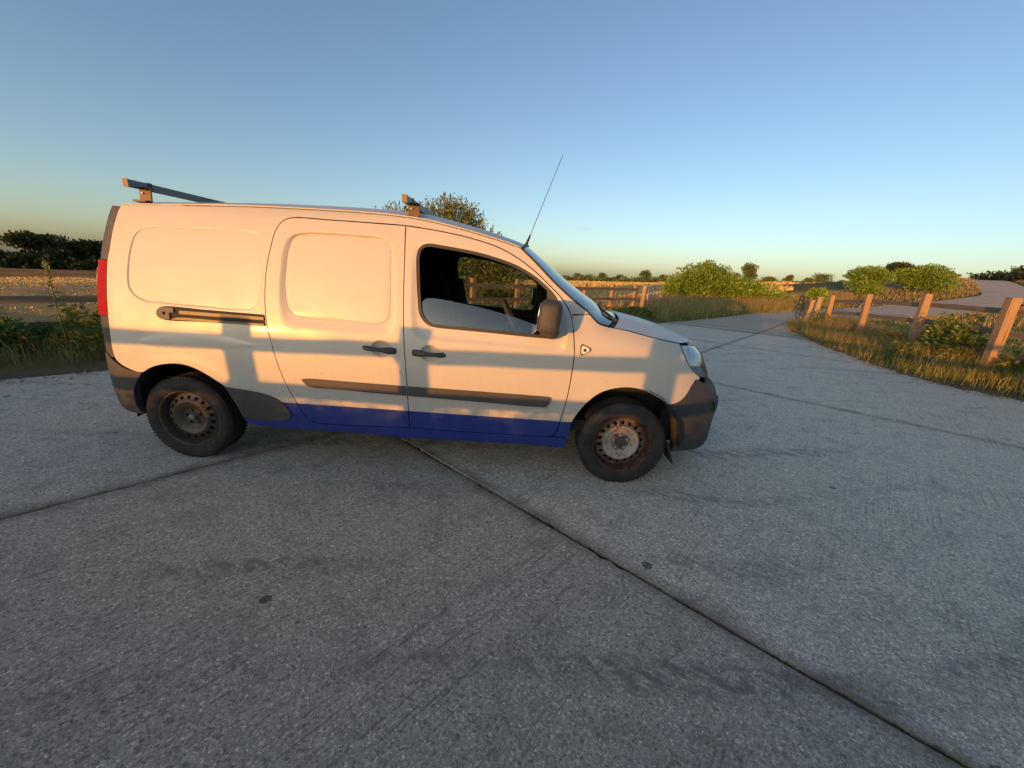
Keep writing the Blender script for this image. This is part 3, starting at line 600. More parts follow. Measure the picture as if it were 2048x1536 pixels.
# wheels
def wheel(cx, sd, front):
    wh = None
    yo = sd*-.0   # build for near side (outer face towards -y) then mirror
    prof = [(.205, -.845), (.222, -.853), (.245, -.862), (.252, -.8605), (.268, -.862), (.285, -.857), (.298, -.846), (.303, -.838), (.306, -.830), (.3075, -.80), (.3015, -.795), (.3015, -.788), (.3075, -.785), (.3075, -.765), (.3015, -.762), (.3015, -.755), (.3075, -.752), (.3075, -.73), (.302, -.726), (.302, -.718), (.3075, -.715), (.306, -.688), (.29, -.664), (.25, -.658), (.205, -.672)]
    def M_(v): return [(cx+x, y if sd < 0 else -y, .3045+z) for x, y, z in v]
    fl = (lambda F: F) if sd < 0 else (lambda F: [f[::-1] for f in F])
    v, f = lathe(prof, 72); ty = obj('tyre', M_(v), fl(f), TYRE, van)
    # tread blocks on the shoulder
    mb = MB()
    for k in range(72):
        a = 2*math.pi*k/72; R_ = Matrix.Rotation(-a, 3, 'Y'); mb.box(tuple(R_ @ Vector((.3035, -.824, 0))), (.007, .036, .014), R_)
        mb.box(tuple(R_ @ Vector((.3035, -.695, 0))), (.007, .036, .014), R_)
    tag(obj('tread', M_(mb.v), fl(mb.f), TYRE, ty, False), kind='stuff')
    m_out = RIM_FR if front else RIM_R; m_disc = RIM_F if front else RIM_R
    v, f = lathe([(.2055, -.842), (.2075, -.850), (.2035, -.852), (.198, -.846), (.194, -.832), (.188, -.815), (.184, -.79), (.180, -.765), (.178, -.70)], 72); rim = obj('rim', M_(v), fl(f), m_out, van)
    # disc with a ring of round holes
    Tn = np.linspace(0, 2*np.pi, 96, endpoint=False)
    out_c = np.stack([.181*np.cos(Tn), .181*np.sin(Tn)], 1); holes = []
    nh = 18
    for k in range(nh):
        a = 2*np.pi*(k+.5)/nh; tt = np.linspace(0, 2*np.pi, 12, endpoint=False)
        holes.append(np.stack([.150*np.cos(a)+.0125*np.cos(tt), .150*np.sin(a)+.0125*np.sin(tt)], 1))
    pts = np.concatenate([np.stack([r*np.cos(Tn), r*np.sin(Tn)], 1) for r in (.172, .134, .127, .120, .112, .098, .085, .076, .070, .060, .045)]+[np.stack([.018*np.cos(Tn[::8]), .018*np.sin(Tn[::8])], 1)])
    v2, f2 = tri2d(out_c, holes, pts, .02)
    rr = np.hypot(v2[:, 0], v2[:, 1])
    py = np.interp(rr, [0, .066, .072, .082, .10, .118, .124, .130, .138, .165, .176, .181], [-.790, -.790, -.790, -.797, -.803, -.818, -.8205, -.818, -.804, -.792, -.789, -.785]) if front else np.interp(rr, [0, .066, .072, .085, .112, .122, .130, .138, .165, .176, .181], [-.800, -.800, -.803, -.815, -.828, -.833, -.828, -.820, -.806, -.802, -.797])
    disc = obj('wheel_disc', M_(np.stack([v2[:, 0], py, v2[:, 1]], 1)), [tuple(q) for q in f2] if sd < 0 else [tuple(q[::-1]) for q in f2], m_disc, rim)
    if front:
        disc.data.materials.append(RIM_H); fr_ = rr[f2].mean(1); disc.data.polygons.foreach_set('material_index', ((fr_ > .129) | (fr_ < .066)).astype(np.int32))  # rusty hole band; same dark tone paints the shade of the hub recess
    # collar of every hole, brake drum behind
    v, f = lathe([(.0, -.745), (.176, -.745)], 32); obj('brake_drum', M_(v), fl(f), DARK, rim)
    hy = -.79 if front else -.800
    if front: v, f = lathe([(0, hy-.022), (.026, hy-.022), (.031, hy-.018), (.034, hy)], 24)
    else: v, f = lathe([(0, hy-.026), (.019, hy-.026), (.023, hy-.022), (.026, hy)], 24)
    obj('hub_cap', M_(v), fl(f), BLK2 if front else simple('hub_steel', (.20, .19, .17), .6, .4, nscale=30), rim)
    for k in range(5):
        a = 2*math.pi*(k+.3)/5; c = (.050*math.cos(a), 0, .050*math.sin(a))
        v, f = lathe([(0, hy-.016), (.008, hy-.016), (.0105, hy-.011), (.0105, hy)], 6, c=c); obj('wheel_bolt', M_(v), fl(f), m_disc, rim, False)
for sd in (-1, 1): wheel(0, sd, False); wheel(3.081, sd, True)
# wheel housings, underbody, mud flap
for cx, xc in ((0, .06), (3.081, 3.075)):
    for sd in (-1, 1):
        def ap(u, t, cx=cx, xc=xc, sd=sd):
            a = math.radians(-4+188*u); R_ = .402+.05*t; return (xc+R_*math.cos(a), sd*(.872-.36*t), .335+R_*math.sin(a))
        v, f = grid(30, 5, ap); obj('wheel_housing', v, f, DARK, van)
MB().box((1.55, 0, .36), (2.1, 1.66, .12)).box((1.5, 0, .27), (1.8, 1.2, .08)).box((-.30, 0, .45), (.45, 1.3, .2)).box((3.55, 0, .4), (.3, 1.3, .25)).build('underbody', DARK, van)
MB().box((1.0, 0, .72), (1.35, 1.72, .05)).build('load_floor', DARK, van)
for sd in (-1, 1): MB().box((3.425, sd*.79, .265), (.012, .14, .16), Matrix.Rotation(-.35, 3, 'Y')).build('mud_flap', RUB, van)
MB().box((3.1, 0, .63), (.74, 1.0, .66)).build('front_arch_blocker', DARK, van); MB().box((.06, 0, .56), (.78, 1.0, .36)).build('rear_arch_blocker', DARK, van)  # dark boxes added to shut out daylight seen through the wheel arches
for x in (0., 3.081): MB().tube([(x, -.70, .305), (x, .70, .305)], .035, 10).build('axle', DARK, van)
# cab interior
v, f = grid(14, 13, lambda u, t: (1.50, (2*t-1)*(float(S(1.5, .35+1.34*u))-.05), .35+1.34*u)); obj('bulkhead', v, f, TRIM, van)
def lin(i, t): p = roof_pt(.55+.44*i, t); return (p[0]-.01, p[1]*.97, p[2]-.035)
v, f = grid(20, 21, lin); obj('headlining', v, f, TRIM, van)
MB().box((2.2, 0, .42), (1.45, 1.64, .08)).build('cab_floor', TRIM, van)
db = MB()
v, f = grid(14, 25, lambda u, t: (np.interp(u, [0, .2, .35, .6, 1], [2.50, 2.44, 2.48, 2.62, 2.95]), (2*t-1)*.80, np.interp(u, [0, .2, .35, .6, 1], [.55, .85, 1.045, 1.09, 1.10])+.02*math.exp(-(((2*t-1)*.8+.38)/.2)**2)*(u > .2)))
obj('dashboard', v, f, TRIM, van)
SEATM = simple('seat_fabric', (.0025, .0025, .003), 1.0, spec=.05)
for sy in (-.40, .40):
    se = MB(); se.box((1.98, sy, .66), (.52, .50, .18), None, .05)
    R2 = Matrix.Rotation(-.18, 3, 'Y'); se.box((1.72, sy, 1.02), (.14, .48, .66), R2, .05); se.box((1.64, sy, 1.43), (.10, .26, .20), R2, .04)
    auto_smooth(se.build('seat', SEATM, van), 50)
swc = Vector((2.265, -.40, 1.06)); RW = Matrix.Rotation(math.radians(62), 3, 'Y')
mb = MB(); mb.tube([swc+RW @ Vector((.185*math.cos(a), .185*math.sin(a), 0)) for a in np.linspace(0, 2*math.pi, 41)], .016, 10, False)
for a in (0, 2.3, -2.3): mb.tube([swc+RW @ Vector((0, 0, -.02)), swc+RW @ Vector((-.18*math.cos(a), .18*math.sin(a), 0))], .013, 6)
v, f = sup(swc, (.06, .06, .03), .7, RW, 14, 8); mb.add(v, f)
mb.tube([swc, swc+RW @ Vector((0, 0, -.30))], .035, 10); stw = mb.build('steering_wheel', simple('wheel_rim_leather', (.05, .045, .03), .6), van, True)
# ------------------------------------------------------------------ the ground
rng = np.random.default_rng(7); random.seed(7)
def fast(name, V, F, mat, parent=None, smooth=False, cols=None):
    V = np.asarray(V, np.float32); F = np.asarray(F, np.int32); n, k = F.shape
    me = bpy.data.meshes.new(name); me.vertices.add(len(V)); me.vertices.foreach_set('co', V.ravel())
    me.loops.add(n*k); me.loops.foreach_set('vertex_index', F.ravel())
    me.polygons.add(n); me.polygons.foreach_set('loop_start', np.arange(0, n*k, k, dtype=np.int32))
    me.update(calc_edges=True); me.materials.append(mat)
    if smooth: me.polygons.foreach_set('use_smooth', [True]*n)
    if cols is not None:
        a = me.attributes.new('cover', 'FLOAT_COLOR', 'POINT'); c = np.ones((len(V), 4), np.float32); c[:, :3] = cols; a.data.foreach_set('color', c.ravel())
    o = bpy.data.objects.new(name, me); COL.objects.link(o)
    if parent: o.parent = parent
    return o
EDGE_L = [(-7.4, -3.65), (-3.24, .52), (-2.6, 1.15), (1, 4.5), (5.65, 8.6), (7.7, 10.9), (10.6, 13.5), (14.2, 16.6), (18, 18.9), (24, 21.1), (30, 23.5), (35, 25.8), (38.3, 28.2), (43, 32.8), (48.2, 38.2), (52, 43)]
EDGE_R = [(55, 42), (50.1, 36.2), (45.5, 31.2), (40.6, 25.8), (37, 22.8), (31.5, 20.1), (25, 17.5), (19, 15.3), (15.2, 13.6), (13.2, 12.5), (12.3, 11.2), (11.4, 9.2), (10.5, 6.9), (9.8, 4.6), (9.6, 3.4), (9.75, 2.6), (10.3, 1.8), (12, .3), (18, -3.4), (18, -3.7), (9, -3.62), (0, -3.58)]
PAVED = np.array(EDGE_L+EDGE_R)
FENCE_DIR = np.array([math.cos(math.radians(43.5)), math.sin(math.radians(43.5))]); FENCE_P0 = np.array([-4.75, 1.9])
def zt(x, y):
    x = np.asarray(x, float); y = np.asarray(y, float); r = np.hypot(x-2, y)
    k = sst(13, 42, r)
    z = .035*x*k-.010*np.maximum(0, r-40)
    z = z+1.9*np.exp(-(((x-49)/17)**2+((y-40)/17)**2))
    z = z+.35*np.sin(x*.011+1)*np.sin(y*.013)*sst(60, 200, r)
    return z
def bank(x, y):
    X = np.stack([np.ravel(x), np.ravel(y)], 1); d = sdist(PAVED, X).reshape(np.shape(x))
    right = ((x-y) > 1.5) & (y > 1)
    h = np.where(d > 0, .03+np.where(right, .28, .10)*sst(0, 1.5, d)*(1-sst(14, 40, np.hypot(x-2, y))*.6), -.05)
    return h, d
def axis(lo, hi, step, far):
    a = list(np.arange(lo, hi+1e-6, step)); s = step
    b = hi
    while b < far: s *= 1.12; b += s; a.append(b)
    s = step; b = lo
    while b > -far: s *= 1.12; b -= s; a.insert(0, b)
    return np.array(a)
ax = axis(-9, 17, .16, 1500); ay = axis(-8, 19, .16, 1500)
GX, GY = np.meshgrid(ax, ay, indexing='ij'); hb, dp = bank(GX, GY)
GZ = zt(GX, GY)+hb+np.where(dp > .4, .03*np.sin(GX*2.3+1.3*np.sin(GY*1.7))*np.sin(GY*2.1+.7), 0)*np.where(np.hypot(GX, GY) < 60, 1, 0)
vL = (GX-FENCE_P0[0])*-FENCE_DIR[1]+(GY-FENCE_P0[1])*FENCE_DIR[0]      # distance beyond the field fence
wheat = sst(.9, 1.6, vL)
far_r = np.hypot(GX-2, GY); wheat = np.maximum(wheat, sst(55, 60, far_r)*(GY > 10))
wheat = np.where((GX > 28) & (GY < 55) & (GX-GY > -12), 0, wheat)
cov = np.stack([wheat, np.clip(1-dp/.5, 0, 1)*(dp > 0), np.zeros_like(wheat)], -1).reshape(-1, 3)
ni, nj = GX.shape; idx = np.arange(ni*nj).reshape(ni, nj)
F = np.stack([idx[:-1, :-1], idx[1:, :-1], idx[1:, 1:], idx[:-1, 1:]], -1).reshape(-1, 4)
def ground_mat():
    m, t, b = newmat('field_ground'); at = nd(t, 'ShaderNodeAttribute', attribute_name='cover'); sp = nd(t, 'ShaderNodeSeparateColor'); lk(t, at.outputs[0], sp.inputs[0])
    v = coords(t); n1 = noise(t, v, .9, 7, .7); n2 = noise(t, v, 14, 6, .7); n3 = noise(t, v, .05, 4)
    gr = mix(t, n2, (.045, .062, .018), (.13, .115, .04)); gr = mix(t, ramp(t, n1, [(.4, 0), (.7, 1)]), gr, (.17, .13, .055))
    rows_ = noise(t, coords(t, (.06, 3.0, 1), (0, 0, math.radians(-43.5))), 1.0, 4)
    wh = mix(t, rows_, (.34, .20, .07), (.52, .33, .13)); wh = mix(t, ramp(t, n3, [(.35, 0), (.7, .6)]), wh, (.42, .30, .14)); wh = mix(t, ramp(t, n2, [(.3, .35), (.6, 0)]), wh, (.16, .12, .05))
    c = mix(t, sp.outputs[0], gr, wh); c = mix(t, sp.outputs[1], c, mix(t, n2, (.07, .055, .038), (.20, .16, .11)))
    lk(t, c, b.inputs['Base Color']); b.inputs['Roughness'].default_value = .95; b.inputs['Specular IOR Level'].default_value = .1
    bump(t, n2, .7, .06, b); return m
ground = fast('ground', np.stack([GX, GY, GZ], -1).reshape(-1, 3), F, ground_mat(), smooth=True, cols=cov); tag(ground, kind='structure')
# ------------------------------------------------------------------ concrete yard and lane
UA = math.radians(48.5); UV = np.array([math.cos(UA), math.sin(UA)]); VV_ = np.array([-math.sin(UA), math.cos(UA)])
def concrete(lane=False):
    m, t, b = newmat('concrete' if not lane else 'lane_concrete')
    tc = nd(t, 'ShaderNodeTexCoord'); geo = nd(t, 'ShaderNodeNewGeometry'); P = geo.outputs['Position']
    oi = nd(t, 'ShaderNodeObjectInfo')
    def mp(scale, rot=0):
        q0 = nd(t, 'ShaderNodeMapping'); q0.inputs['Rotation'].default_value = (0, 0, rot); lk(t, P, q0.inputs[0])
        q = nd(t, 'ShaderNodeMapping'); q.inputs['Scale'].default_value = scale; lk(t, q0.outputs[0], q.inputs[0]); return q.outputs[0]
    big = noise(t, mp((1, 1, 1)), .55, 6, .62); med = noise(t, mp((1, 1, 1)), 5, 6, .7, .4); fine = noise(t, mp((1, 1, 1)), 75, 6, .85); gritn = noise(t, mp((1, 1, 1)), 190, 3, .7)
    broom = noise(t, mp((1.6, 75, 1), -UA), 1.0, 4, .65); broomw = noise(t, mp((1, 1, 1)), 1.1, 3)
    base = mix(t, big, (.37, .342, .302), (.45, .414, .365))
    base = mix(t, ramp(t, med, [(.36, .5), (.50, 0)]), base, (.235, .217, .192))
    # exposed aggregate: every small stone its own tone
    ag = nd(t, 'ShaderNodeTexVoronoi'); ag.inputs['Scale'].default_value = 95; lk(t, P, ag.inputs['Vector']); ags = nd(t, 'ShaderNodeSeparateColor'); lk(t, ag.outputs['Color'], ags.inputs[0])
    ag2 = nd(t, 'ShaderNodeTexVoronoi'); ag2.inputs['Scale'].default_value = 230; lk(t, P, ag2.inputs['Vector']); ags2 = nd(t, 'ShaderNodeSeparateColor'); lk(t, ag2.outputs['Color'], ags2.inputs[0])
    base = mix(t, .85, base, ramp(t, ags.outputs[0], [(0, .50), (.22, .88), (.82, 1.05), (1, 1.5)]), 'MULTIPLY')
    base = mix(t, .9, base, ramp(t, ags2.outputs[1], [(0, .42), (.18, .88), (.88, 1.05), (1, 1.8)]), 'MULTIPLY')
    base = mix(t, ramp(t, fine, [(.36, .75), (.48, 0)]), base, (.15, .138, .12))
    base = mix(t, ramp(t, fine, [(.55, 0), (.70, .45)]), base, (.58, .54, .48))
    base = mix(t, ramp(t, gritn, [(.71, 0), (.75, .7)]), base, (.70, .67, .61))
    base = mix(t, ramp(t, gritn, [(.27, .85), (.33, 0)]), base, (.055, .052, .047))
    gmask = ramp(t, broomw, [(.46, .10), (.64, .72)]); brk = ramp(t, noise(t, mp((14, 30, 1), -UA), 1., 3), [(.38, 0), (.52, 1)])
    base = mix(t, mth(t, 'MULTIPLY', mth(t, 'MULTIPLY', ramp(t, broom, [(.38, 1), (.48, 0)]), gmask), brk), base, (.12, .11, .098))
    # old tyre tracks: dark arcs broken up like tread
    wv = nd(t, 'ShaderNodeTexNoise'); wv.inputs['Scale'].default_value = .35; lk(t, P, wv.inputs['Vector'])
    sx = nd(t, 'ShaderNodeSeparateXYZ'); lk(t, P, sx.inputs[0])
    yy = mth(t, 'ADD', sx.outputs[1], mth(t, 'ADD', mth(t, 'MULTIPLY', wv.outputs[0], 1.1), mth(t, 'MULTIPLY', sx.outputs[0], -.10)))
    band = ramp(t, noise(t, None, 1, 0) if False else mth(t, 'FRACT', mth(t, 'MULTIPLY', yy, 1.45)), [(.0, 0), (.07, 1), (.20, 1), (.27, 0)])
    tr2 = noise(t, mp((9, 20, 1), .5), 1., 4, .7); tr3 = noise(t, mp((.35, 1.2, 1)), 1., 3)
    base = mix(t, mth(t, 'MULTIPLY', mth(t, 'MULTIPLY', band, ramp(t, tr2, [(.42, 0), (.58, .8)])), ramp(t, tr3, [(.46, 0), (.62, .9)])), base, (.13, .125, .12))
    # oil drops
    vo = nd(t, 'ShaderNodeTexVoronoi'); vo.inputs['Scale'].default_value = 2.3; lk(t, P, vo.inputs['Vector']); vos = nd(t, 'ShaderNodeSeparateColor'); lk(t, vo.outputs['Color'], vos.inputs[0])
    thr = mth(t, 'MULTIPLY', ramp(t, vos.outputs[0], [(.35, 0), (1, 1)]), .085)
    dr = mth(t, 'LESS_THAN', mth(t, 'ADD', vo.outputs['Distance'], mth(t, 'MULTIPLY', fine, .07)), mth(t, 'ADD', thr, .022)); base = mix(t, mth(t, 'MULTIPLY', dr, .8), base, (.045, .043, .042))
    # dirt worked into the concrete along the joints
    u_n = mth(t, 'ADD', mth(t, 'MULTIPLY', sx.outputs[0], float(UV[0])), mth(t, 'MULTIPLY', sx.outputs[1], float(UV[1]))); v_n = mth(t, 'ADD', mth(t, 'MULTIPLY', sx.outputs[0], float(VV_[0])), mth(t, 'MULTIPLY', sx.outputs[1], float(VV_[1])))
    du = mth(t, 'ABSOLUTE', mth(t, 'SUBTRACT', mth(t, 'FLOORED_MODULO', mth(t, 'ADD', u_n, -.66+2.3+46), 4.6), 2.3)); lft = mth(t, 'LESS_THAN', u_n, .66)
    vj = mth(t, 'SUBTRACT', mth(t, 'MULTIPLY', lft, .70), 1.45); dv = mth(t, 'ABSOLUTE', mth(t, 'SUBTRACT', v_n, vj))
    dj = mth(t, 'ADD', mth(t, 'MINIMUM', du, dv), mth(t, 'MULTIPLY', mth(t, 'SUBTRACT', med, .5), .16))
    base = mix(t, ramp(t, dj, [(.0, .75), (.03, .45), (.10, 0)]), base, (.10, .088, .068))
    tint = mix(t, 1.0, base, oi.outputs['Color'], 'MULTIPLY')
    lk(t, tint, b.inputs['Base Color'])
    lk(t, ramp(t, med, [(.3, .62), (.7, .85)]), b.inputs['Roughness']); b.inputs['Specular IOR Level'].default_value = .35
    hsum = mth(t, 'ADD', mth(t, 'MULTIPLY', fine, .9), mth(t, 'ADD', mth(t, 'MULTIPLY', mth(t, 'MULTIPLY', broom, gmask), 1.2), mth(t, 'MULTIPLY', gritn, .25)))
    bump(t, hsum, .9, .008, b); return m
CONC = concrete(); LANE = concrete(True)
yard = empty('concrete_yard'); tag(yard, kind='structure')
def slab(u0, u1, v0, v1, tone):
    g = .012; n = 10
    dz = rng.uniform(-.003, .003); tz = rng.uniform(-.0006, .0006, 2)
    def side(p, q):
        L = math.hypot(q[0]-p[0], q[1]-p[1]); k = int(L/.035); t_ = np.arange(k)/k
        jit = np.cumsum(rng.normal(0, .0012, k)); jit -= np.linspace(jit[0], jit[-1], k); jit = np.clip(jit, -.006, .006)-np.where(rng.random(k) < .05, rng.uniform(.004, .014, k), 0)
        d = np.array([q[0]-p[0], q[1]-p[1]])/L; nn = np.array([d[1], -d[0]])
        return np.array(p)[None]+(np.array(q)-np.array(p))[None]*t_[:, None]+nn[None]*jit[:, None]
    cs = [(u0+g, v0+g), (u1-g, v0+g), (u1-g, v1-g), (u0+g, v1-g)]
    out = np.concatenate([side(cs[i], cs[(i+1) % 4]) for i in range(4)])
    v2, f2 = tri2d(out, (), None, .6); cu, cv = (u0+u1)/2, (v0+v1)/2
    hz = lambda a, c: dz+tz[0]*(a-u0)+tz[1]*(c-v0)
    V = [(*(UV*a+VV_*c), hz(a, c)) for a, c in v2]; Fq = [tuple(t_) for t_ in f2]; base = len(V); m = len(out); nn = onorm(out)
    for (a, c), e in zip(out, nn):
        a2, c2 = a+e[0]*.004, c+e[1]*.004
        V += [(*(UV*a+VV_*c), hz(a, c)), (*(UV*a2+VV_*c2), hz(a, c)-.005), (*(UV*a2+VV_*c2), hz(a, c)-.08)]
    for k in range(m):
        k2 = (k+1) % m
        for j in (0, 1): Fq.append((base+3*k+j, base+3*k+j+1, base+3*k2+j+1, base+3*k2+j))
    o = obj('slab', V, Fq, CONC, yard, False); o.color = tone+(1,)
    return o
LEFT_V = [-10.4, -5.55, -.75, 4.05, 8.0]; RIGHT_V = [-11.2, -6.25, -1.45, 3.35, 7.0]
TON = {(0, 2): (1.58, 1.47, 1.33), (0, 1): (1.45, 1.35, 1.22), (1, 1): (1.84, 1.72, 1.54), (1, 2): (1.76, 1.65, 1.48), (-1, 1): (1.42, 1.33, 1.2), (2, 1): (1.86, 1.74, 1.55), (2, 2): (1.80, 1.68, 1.5), (3, 1): (1.86, 1.74, 1.55), (3, 2): (1.82, 1.7, 1.5)}
for k in range(-2, 4):
    u0 = .66+4.6*(k-1); vv = LEFT_V if k <= 0 else RIGHT_V
    for j in range(len(vv)-1):
        c = UV*(u0+2.3)+VV_*(vv[j]+vv[j+1])/2
        if sdist(PAVED, np.array([c]))[0] > 2.6: continue
        slab(u0, u0+4.6, vv[j], vv[j+1], TON.get((k, j), (1.55, 1.46, 1.33)))
FILL = simple('joint_filler', (.022, .021, .018), .95, nscale=6, namt=.6, bscale=60)
jf = MB(); jf.box((UV[0]*1.5, UV[1]*1.5, -.06), (30, 22, .085), Matrix.Rotation(UA, 3, 'Z')); jo = jf.build('joint_filler', FILL, yard)
# moss and grit lodged in the long joints
MOSS = simple('joint_moss', (.055, .06, .02), .95, nscale=30, namt=.5)
mv = []; mf = []
def lump(x, y, z, r, V, Fl):
    n0 = len(V); h = r*.45
    V += [(x+r*math.cos(a)*random.uniform(.7, 1.2), y+r*math.sin(a)*random.uniform(.7, 1.2), z) for a in (0, 1.26, 2.51, 3.77, 5.03)]+[(x+random.uniform(-.2, .2)*r, y, z+h)]
    Fl += [(n0+i, n0+(i+1) % 5, n0+5) for i in range(5)]
for k in range(900):
    if random.random() < .55: a = .66+random.gauss(0, .005); c = random.uniform(-5.5, 0.2)
    elif random.random() < .5: a = random.uniform(-3.9, .6); c = -.75+random.gauss(0, .005)
    else: a = random.uniform(.7, 9); c = -1.45+random.gauss(0, .005)
    if math.sin(a*3.1+c*4.7)+math.sin(c*1.9+a*7) < .35: continue
    p = UV*a+VV_*c; lump(p[0], p[1], -.012, random.uniform(.004, .013), mv, mf)
o = obj('joint_moss', mv, mf, MOSS, yard, False); tag(o, kind='stuff')
# loose grit on the concrete
gv = []; gf = []
for k in range(2600):
    x = random.uniform(-4, 9); y = random.uniform(-3.3, 7)
    lump(x, y, .001, random.choice((.0018, .0025, .003, .004, .007)), gv, gf)
o = obj('grit', gv, gf, simple('grit_stone', (.22, .20, .17), .9, nscale=40, namt=.6)); tag(o, 'loose pale grit scattered over the concrete', 'grit', kind='stuff')
# the lane beyond the yard, following the terrain
def arc(P, n):
    P = np.array(catmull([np.array(p, float) for p in P], False, .5)); L = np.concatenate([[0], np.cumsum(np.linalg.norm(np.diff(P, axis=0), axis=1))]); s = np.linspace(0, L[-1], n)
    return np.stack([np.interp(s, L, P[:, 0]), np.interp(s, L, P[:, 1])], 1)
n = 120; LA = arc([(7.2, 11.2), (10.6, 14.0), (14.2, 17.0), (18, 19.2), (24, 21.4), (30, 23.4), (35.5, 25.8), (38.3, 28.3), (43, 33.2), (48.2, 38.6), (52, 43.4)], n); RA = arc([(11.5, 7.9), (12.4, 10.3), (13.4, 12.0), (15.5, 13.4), (19, 14.9), (25, 17.4), (31.2, 20.3), (36.6, 23.1), (40.0, 26.0), (44.8, 31.3), (49.5, 36.4), (54.5, 42.2)], n)
V = []
for i in range(n):
    for k in range(7):
        p = LA[i]*(1-k/6)+RA[i]*k/6; V.append((p[0], p[1], float(zt(p[0], p[1]))+.012+.03*sst(13, 22, np.array(math.hypot(p[0]-2, p[1])))))
lane = obj('lane', V, [(i*7+k, (i+1)*7+k, (i+1)*7+k+1, i*7+k+1)[::-1] for i in range(n-1) for k in range(6)], LANE); tag(lane, kind='structure'); lane.color = (1.35, 1.18, .96, 1)
# ------------------------------------------------------------------ timber fences and gates
def timber(name, a, b, end=(.3, .2, .1)):
    m, t, bs = newmat(name); oi = nd(t, 'ShaderNodeObjectInfo'); tc = nd(t, 'ShaderNodeTexCoord')
    q = nd(t, 'ShaderNodeVectorMath', operation='ADD'); lk(t, tc.outputs['Object'], q.inputs[0]); lk(t, oi.outputs['Random'], q.inputs[1])
    mp = nd(t, 'ShaderNodeMapping'); mp.inputs['Scale'].default_value = (1.2, 26, 26); lk(t, q.outputs[0], mp.inputs[0])
    g = noise(t, mp.outputs[0], 1.6, 6, .65, .5); w2 = noise(t, q.outputs[0], 2.0, 4)
    c = mix(t, g, a, b); c = mix(t, ramp(t, w2, [(.35, 0), (.7, .55)]), c, tuple(.55*x+.02 for x in b)); c = mix(t, ramp(t, g, [(.32, .9), (.44, 0)]), c, (.035, .027, .02)); c = mix(t, ramp(t, noise(t, q.outputs[0], 5.0, 5), [(.5, 0), (.7, .5)]), c, (.13, .115, .095))
    lk(t, c, bs.inputs['Base Color']); bs.inputs['Roughness'].default_value = .85; bump(t, g, .6, .008, bs); return m
POSTM = timber('fence_post_timber', (.20, .125, .065), (.40, .275, .15)); RAILT = timber('fence_rail_timber', (.115, .085, .06), (.235, .18, .125))
ROUNDM = timber('gate_post_timber', (.24, .17, .09), (.42, .32, .19))
def gz(x, y):
    h, d = bank(np.array([x]), np.array([y])); return float(zt(x, y)+h[0])
def bar_mesh(L, w_, h, seed, chips=True):
    """rough sawn timber along local x, origin at one end"""
    r = random.Random(seed); n = 7; V = []; F = []
    for i in range(n):
        x = L*i/(n-1); s = [r.uniform(-.004, .004) for _ in range(6)]
        V += [(x, -w_/2+s[0], -h/2+s[1]), (x, w_/2+s[2], -h/2+s[1]), (x, w_/2+s[2], h/2+s[3]), (x, -w_/2+s[0], h/2+s[3])]
    for i in range(n-1):
        for k in range(4): F.append((i*4+k, i*4+(k+1) % 4, (i+1)*4+(k+1) % 4, (i+1)*4+k)[::-1])
    F.append((0, 1, 2, 3)); F.append(tuple((n-1)*4+k for k in (3, 2, 1, 0)))
    return V, F
_tm = {}
def timber_mesh(L, w_, h, mat, var):
    key = (round(w_, 3), round(h, 3), var, mat.name)
    if key not in _tm:
        V, F = bar_mesh(1.0, w_, h, hash(key) % 999, True); me = bpy.data.meshes.new('timber'); me.from_pydata(V, [], F); me.update(); me.materials.append(mat); _tm[key] = me
    return _tm[key]
def piece(name, p, q, w_, h, mat, parent, up=(0, 0, 1)):
    p, q = Vector(p), Vector(q); d = q-p; L = d.length; X = d/L; Z = Vector(up); Y = Z.cross(X).normalized(); Z = X.cross(Y)
    o = bpy.data.objects.new(name, timber_mesh(L, w_, h, mat, random.randint(0, 5))); COL.objects.link(o)
    R3 = Matrix((X, Y, Z)).transposed().to_4x4(); o.matrix_world = Matrix.Translation(p) @ R3 @ Matrix.Diagonal((L, 1, 1, 1))
    mw = o.matrix_world.copy(); o.parent = parent; o.matrix_parent_inverse = Matrix(); o.matrix_basis = parent.matrix_world.inverted() @ mw
    return o
def fence(label, posts, H=1.13, rails=(.93, .56, .20), face=-1, ph=(.115, .13), skip=(), group=None, rail_h=.10, tops=None):
    P0 = posts[0]; root = empty('timber_fence', (P0[0], P0[1], gz(*P0[:2]))); bpy.context.view_layer.update(); tag(root, label, 'fence', group)
    Zs = [p[2] if len(p) > 2 else gz(p[0], p[1]) for p in posts]
    for i, p in enumerate(posts):
        z = Zs[i]; a = posts[max(0, i-1)]; b = posts[min(len(posts)-1, i+1)]; d = Vector((b[0]-a[0], b[1]-a[1], 0)).normalized()
        lean = Vector((random.uniform(-.02, .02), random.uniform(-.02, .02), 0)); hh = H+random.uniform(-.03, .03)
        piece('post', (p[0], p[1], z-.3), Vector((p[0], p[1], z+hh))+lean, ph[0], ph[1], POSTM, root, up=d)
    for i in range(len(posts)-1):
        a, b = Vector((posts[i][0], posts[i][1], 0)), Vector((posts[i+1][0], posts[i+1][1], 0)); d = (b-a).normalized(); nrm = Vector((d.y, -d.x, 0))*(-face)
        for j, rh in enumerate(rails):
            if (i, j) in skip: continue
            off = nrm*(ph[0]/2+.012)
            piece('rail', a+off-d*.06+Vector((0, 0, Zs[i]+rh+random.uniform(-.02, .02))), b+off+d*.06+Vector((0, 0, Zs[i+1]+rh+random.uniform(-.02, .02))), .038, rail_h, RAILT, root)
    return root
# fence along the wheat field, behind the van up to the gateway
posts = []
for t in np.arange(-5.4, 16.6, 1.67):
    p = FENCE_P0+FENCE_DIR*(t+.0); posts.append((p[0], p[1]))
fence('weathered post and rail fence running behind the van along the wheat field', posts, 1.11, face=-1)
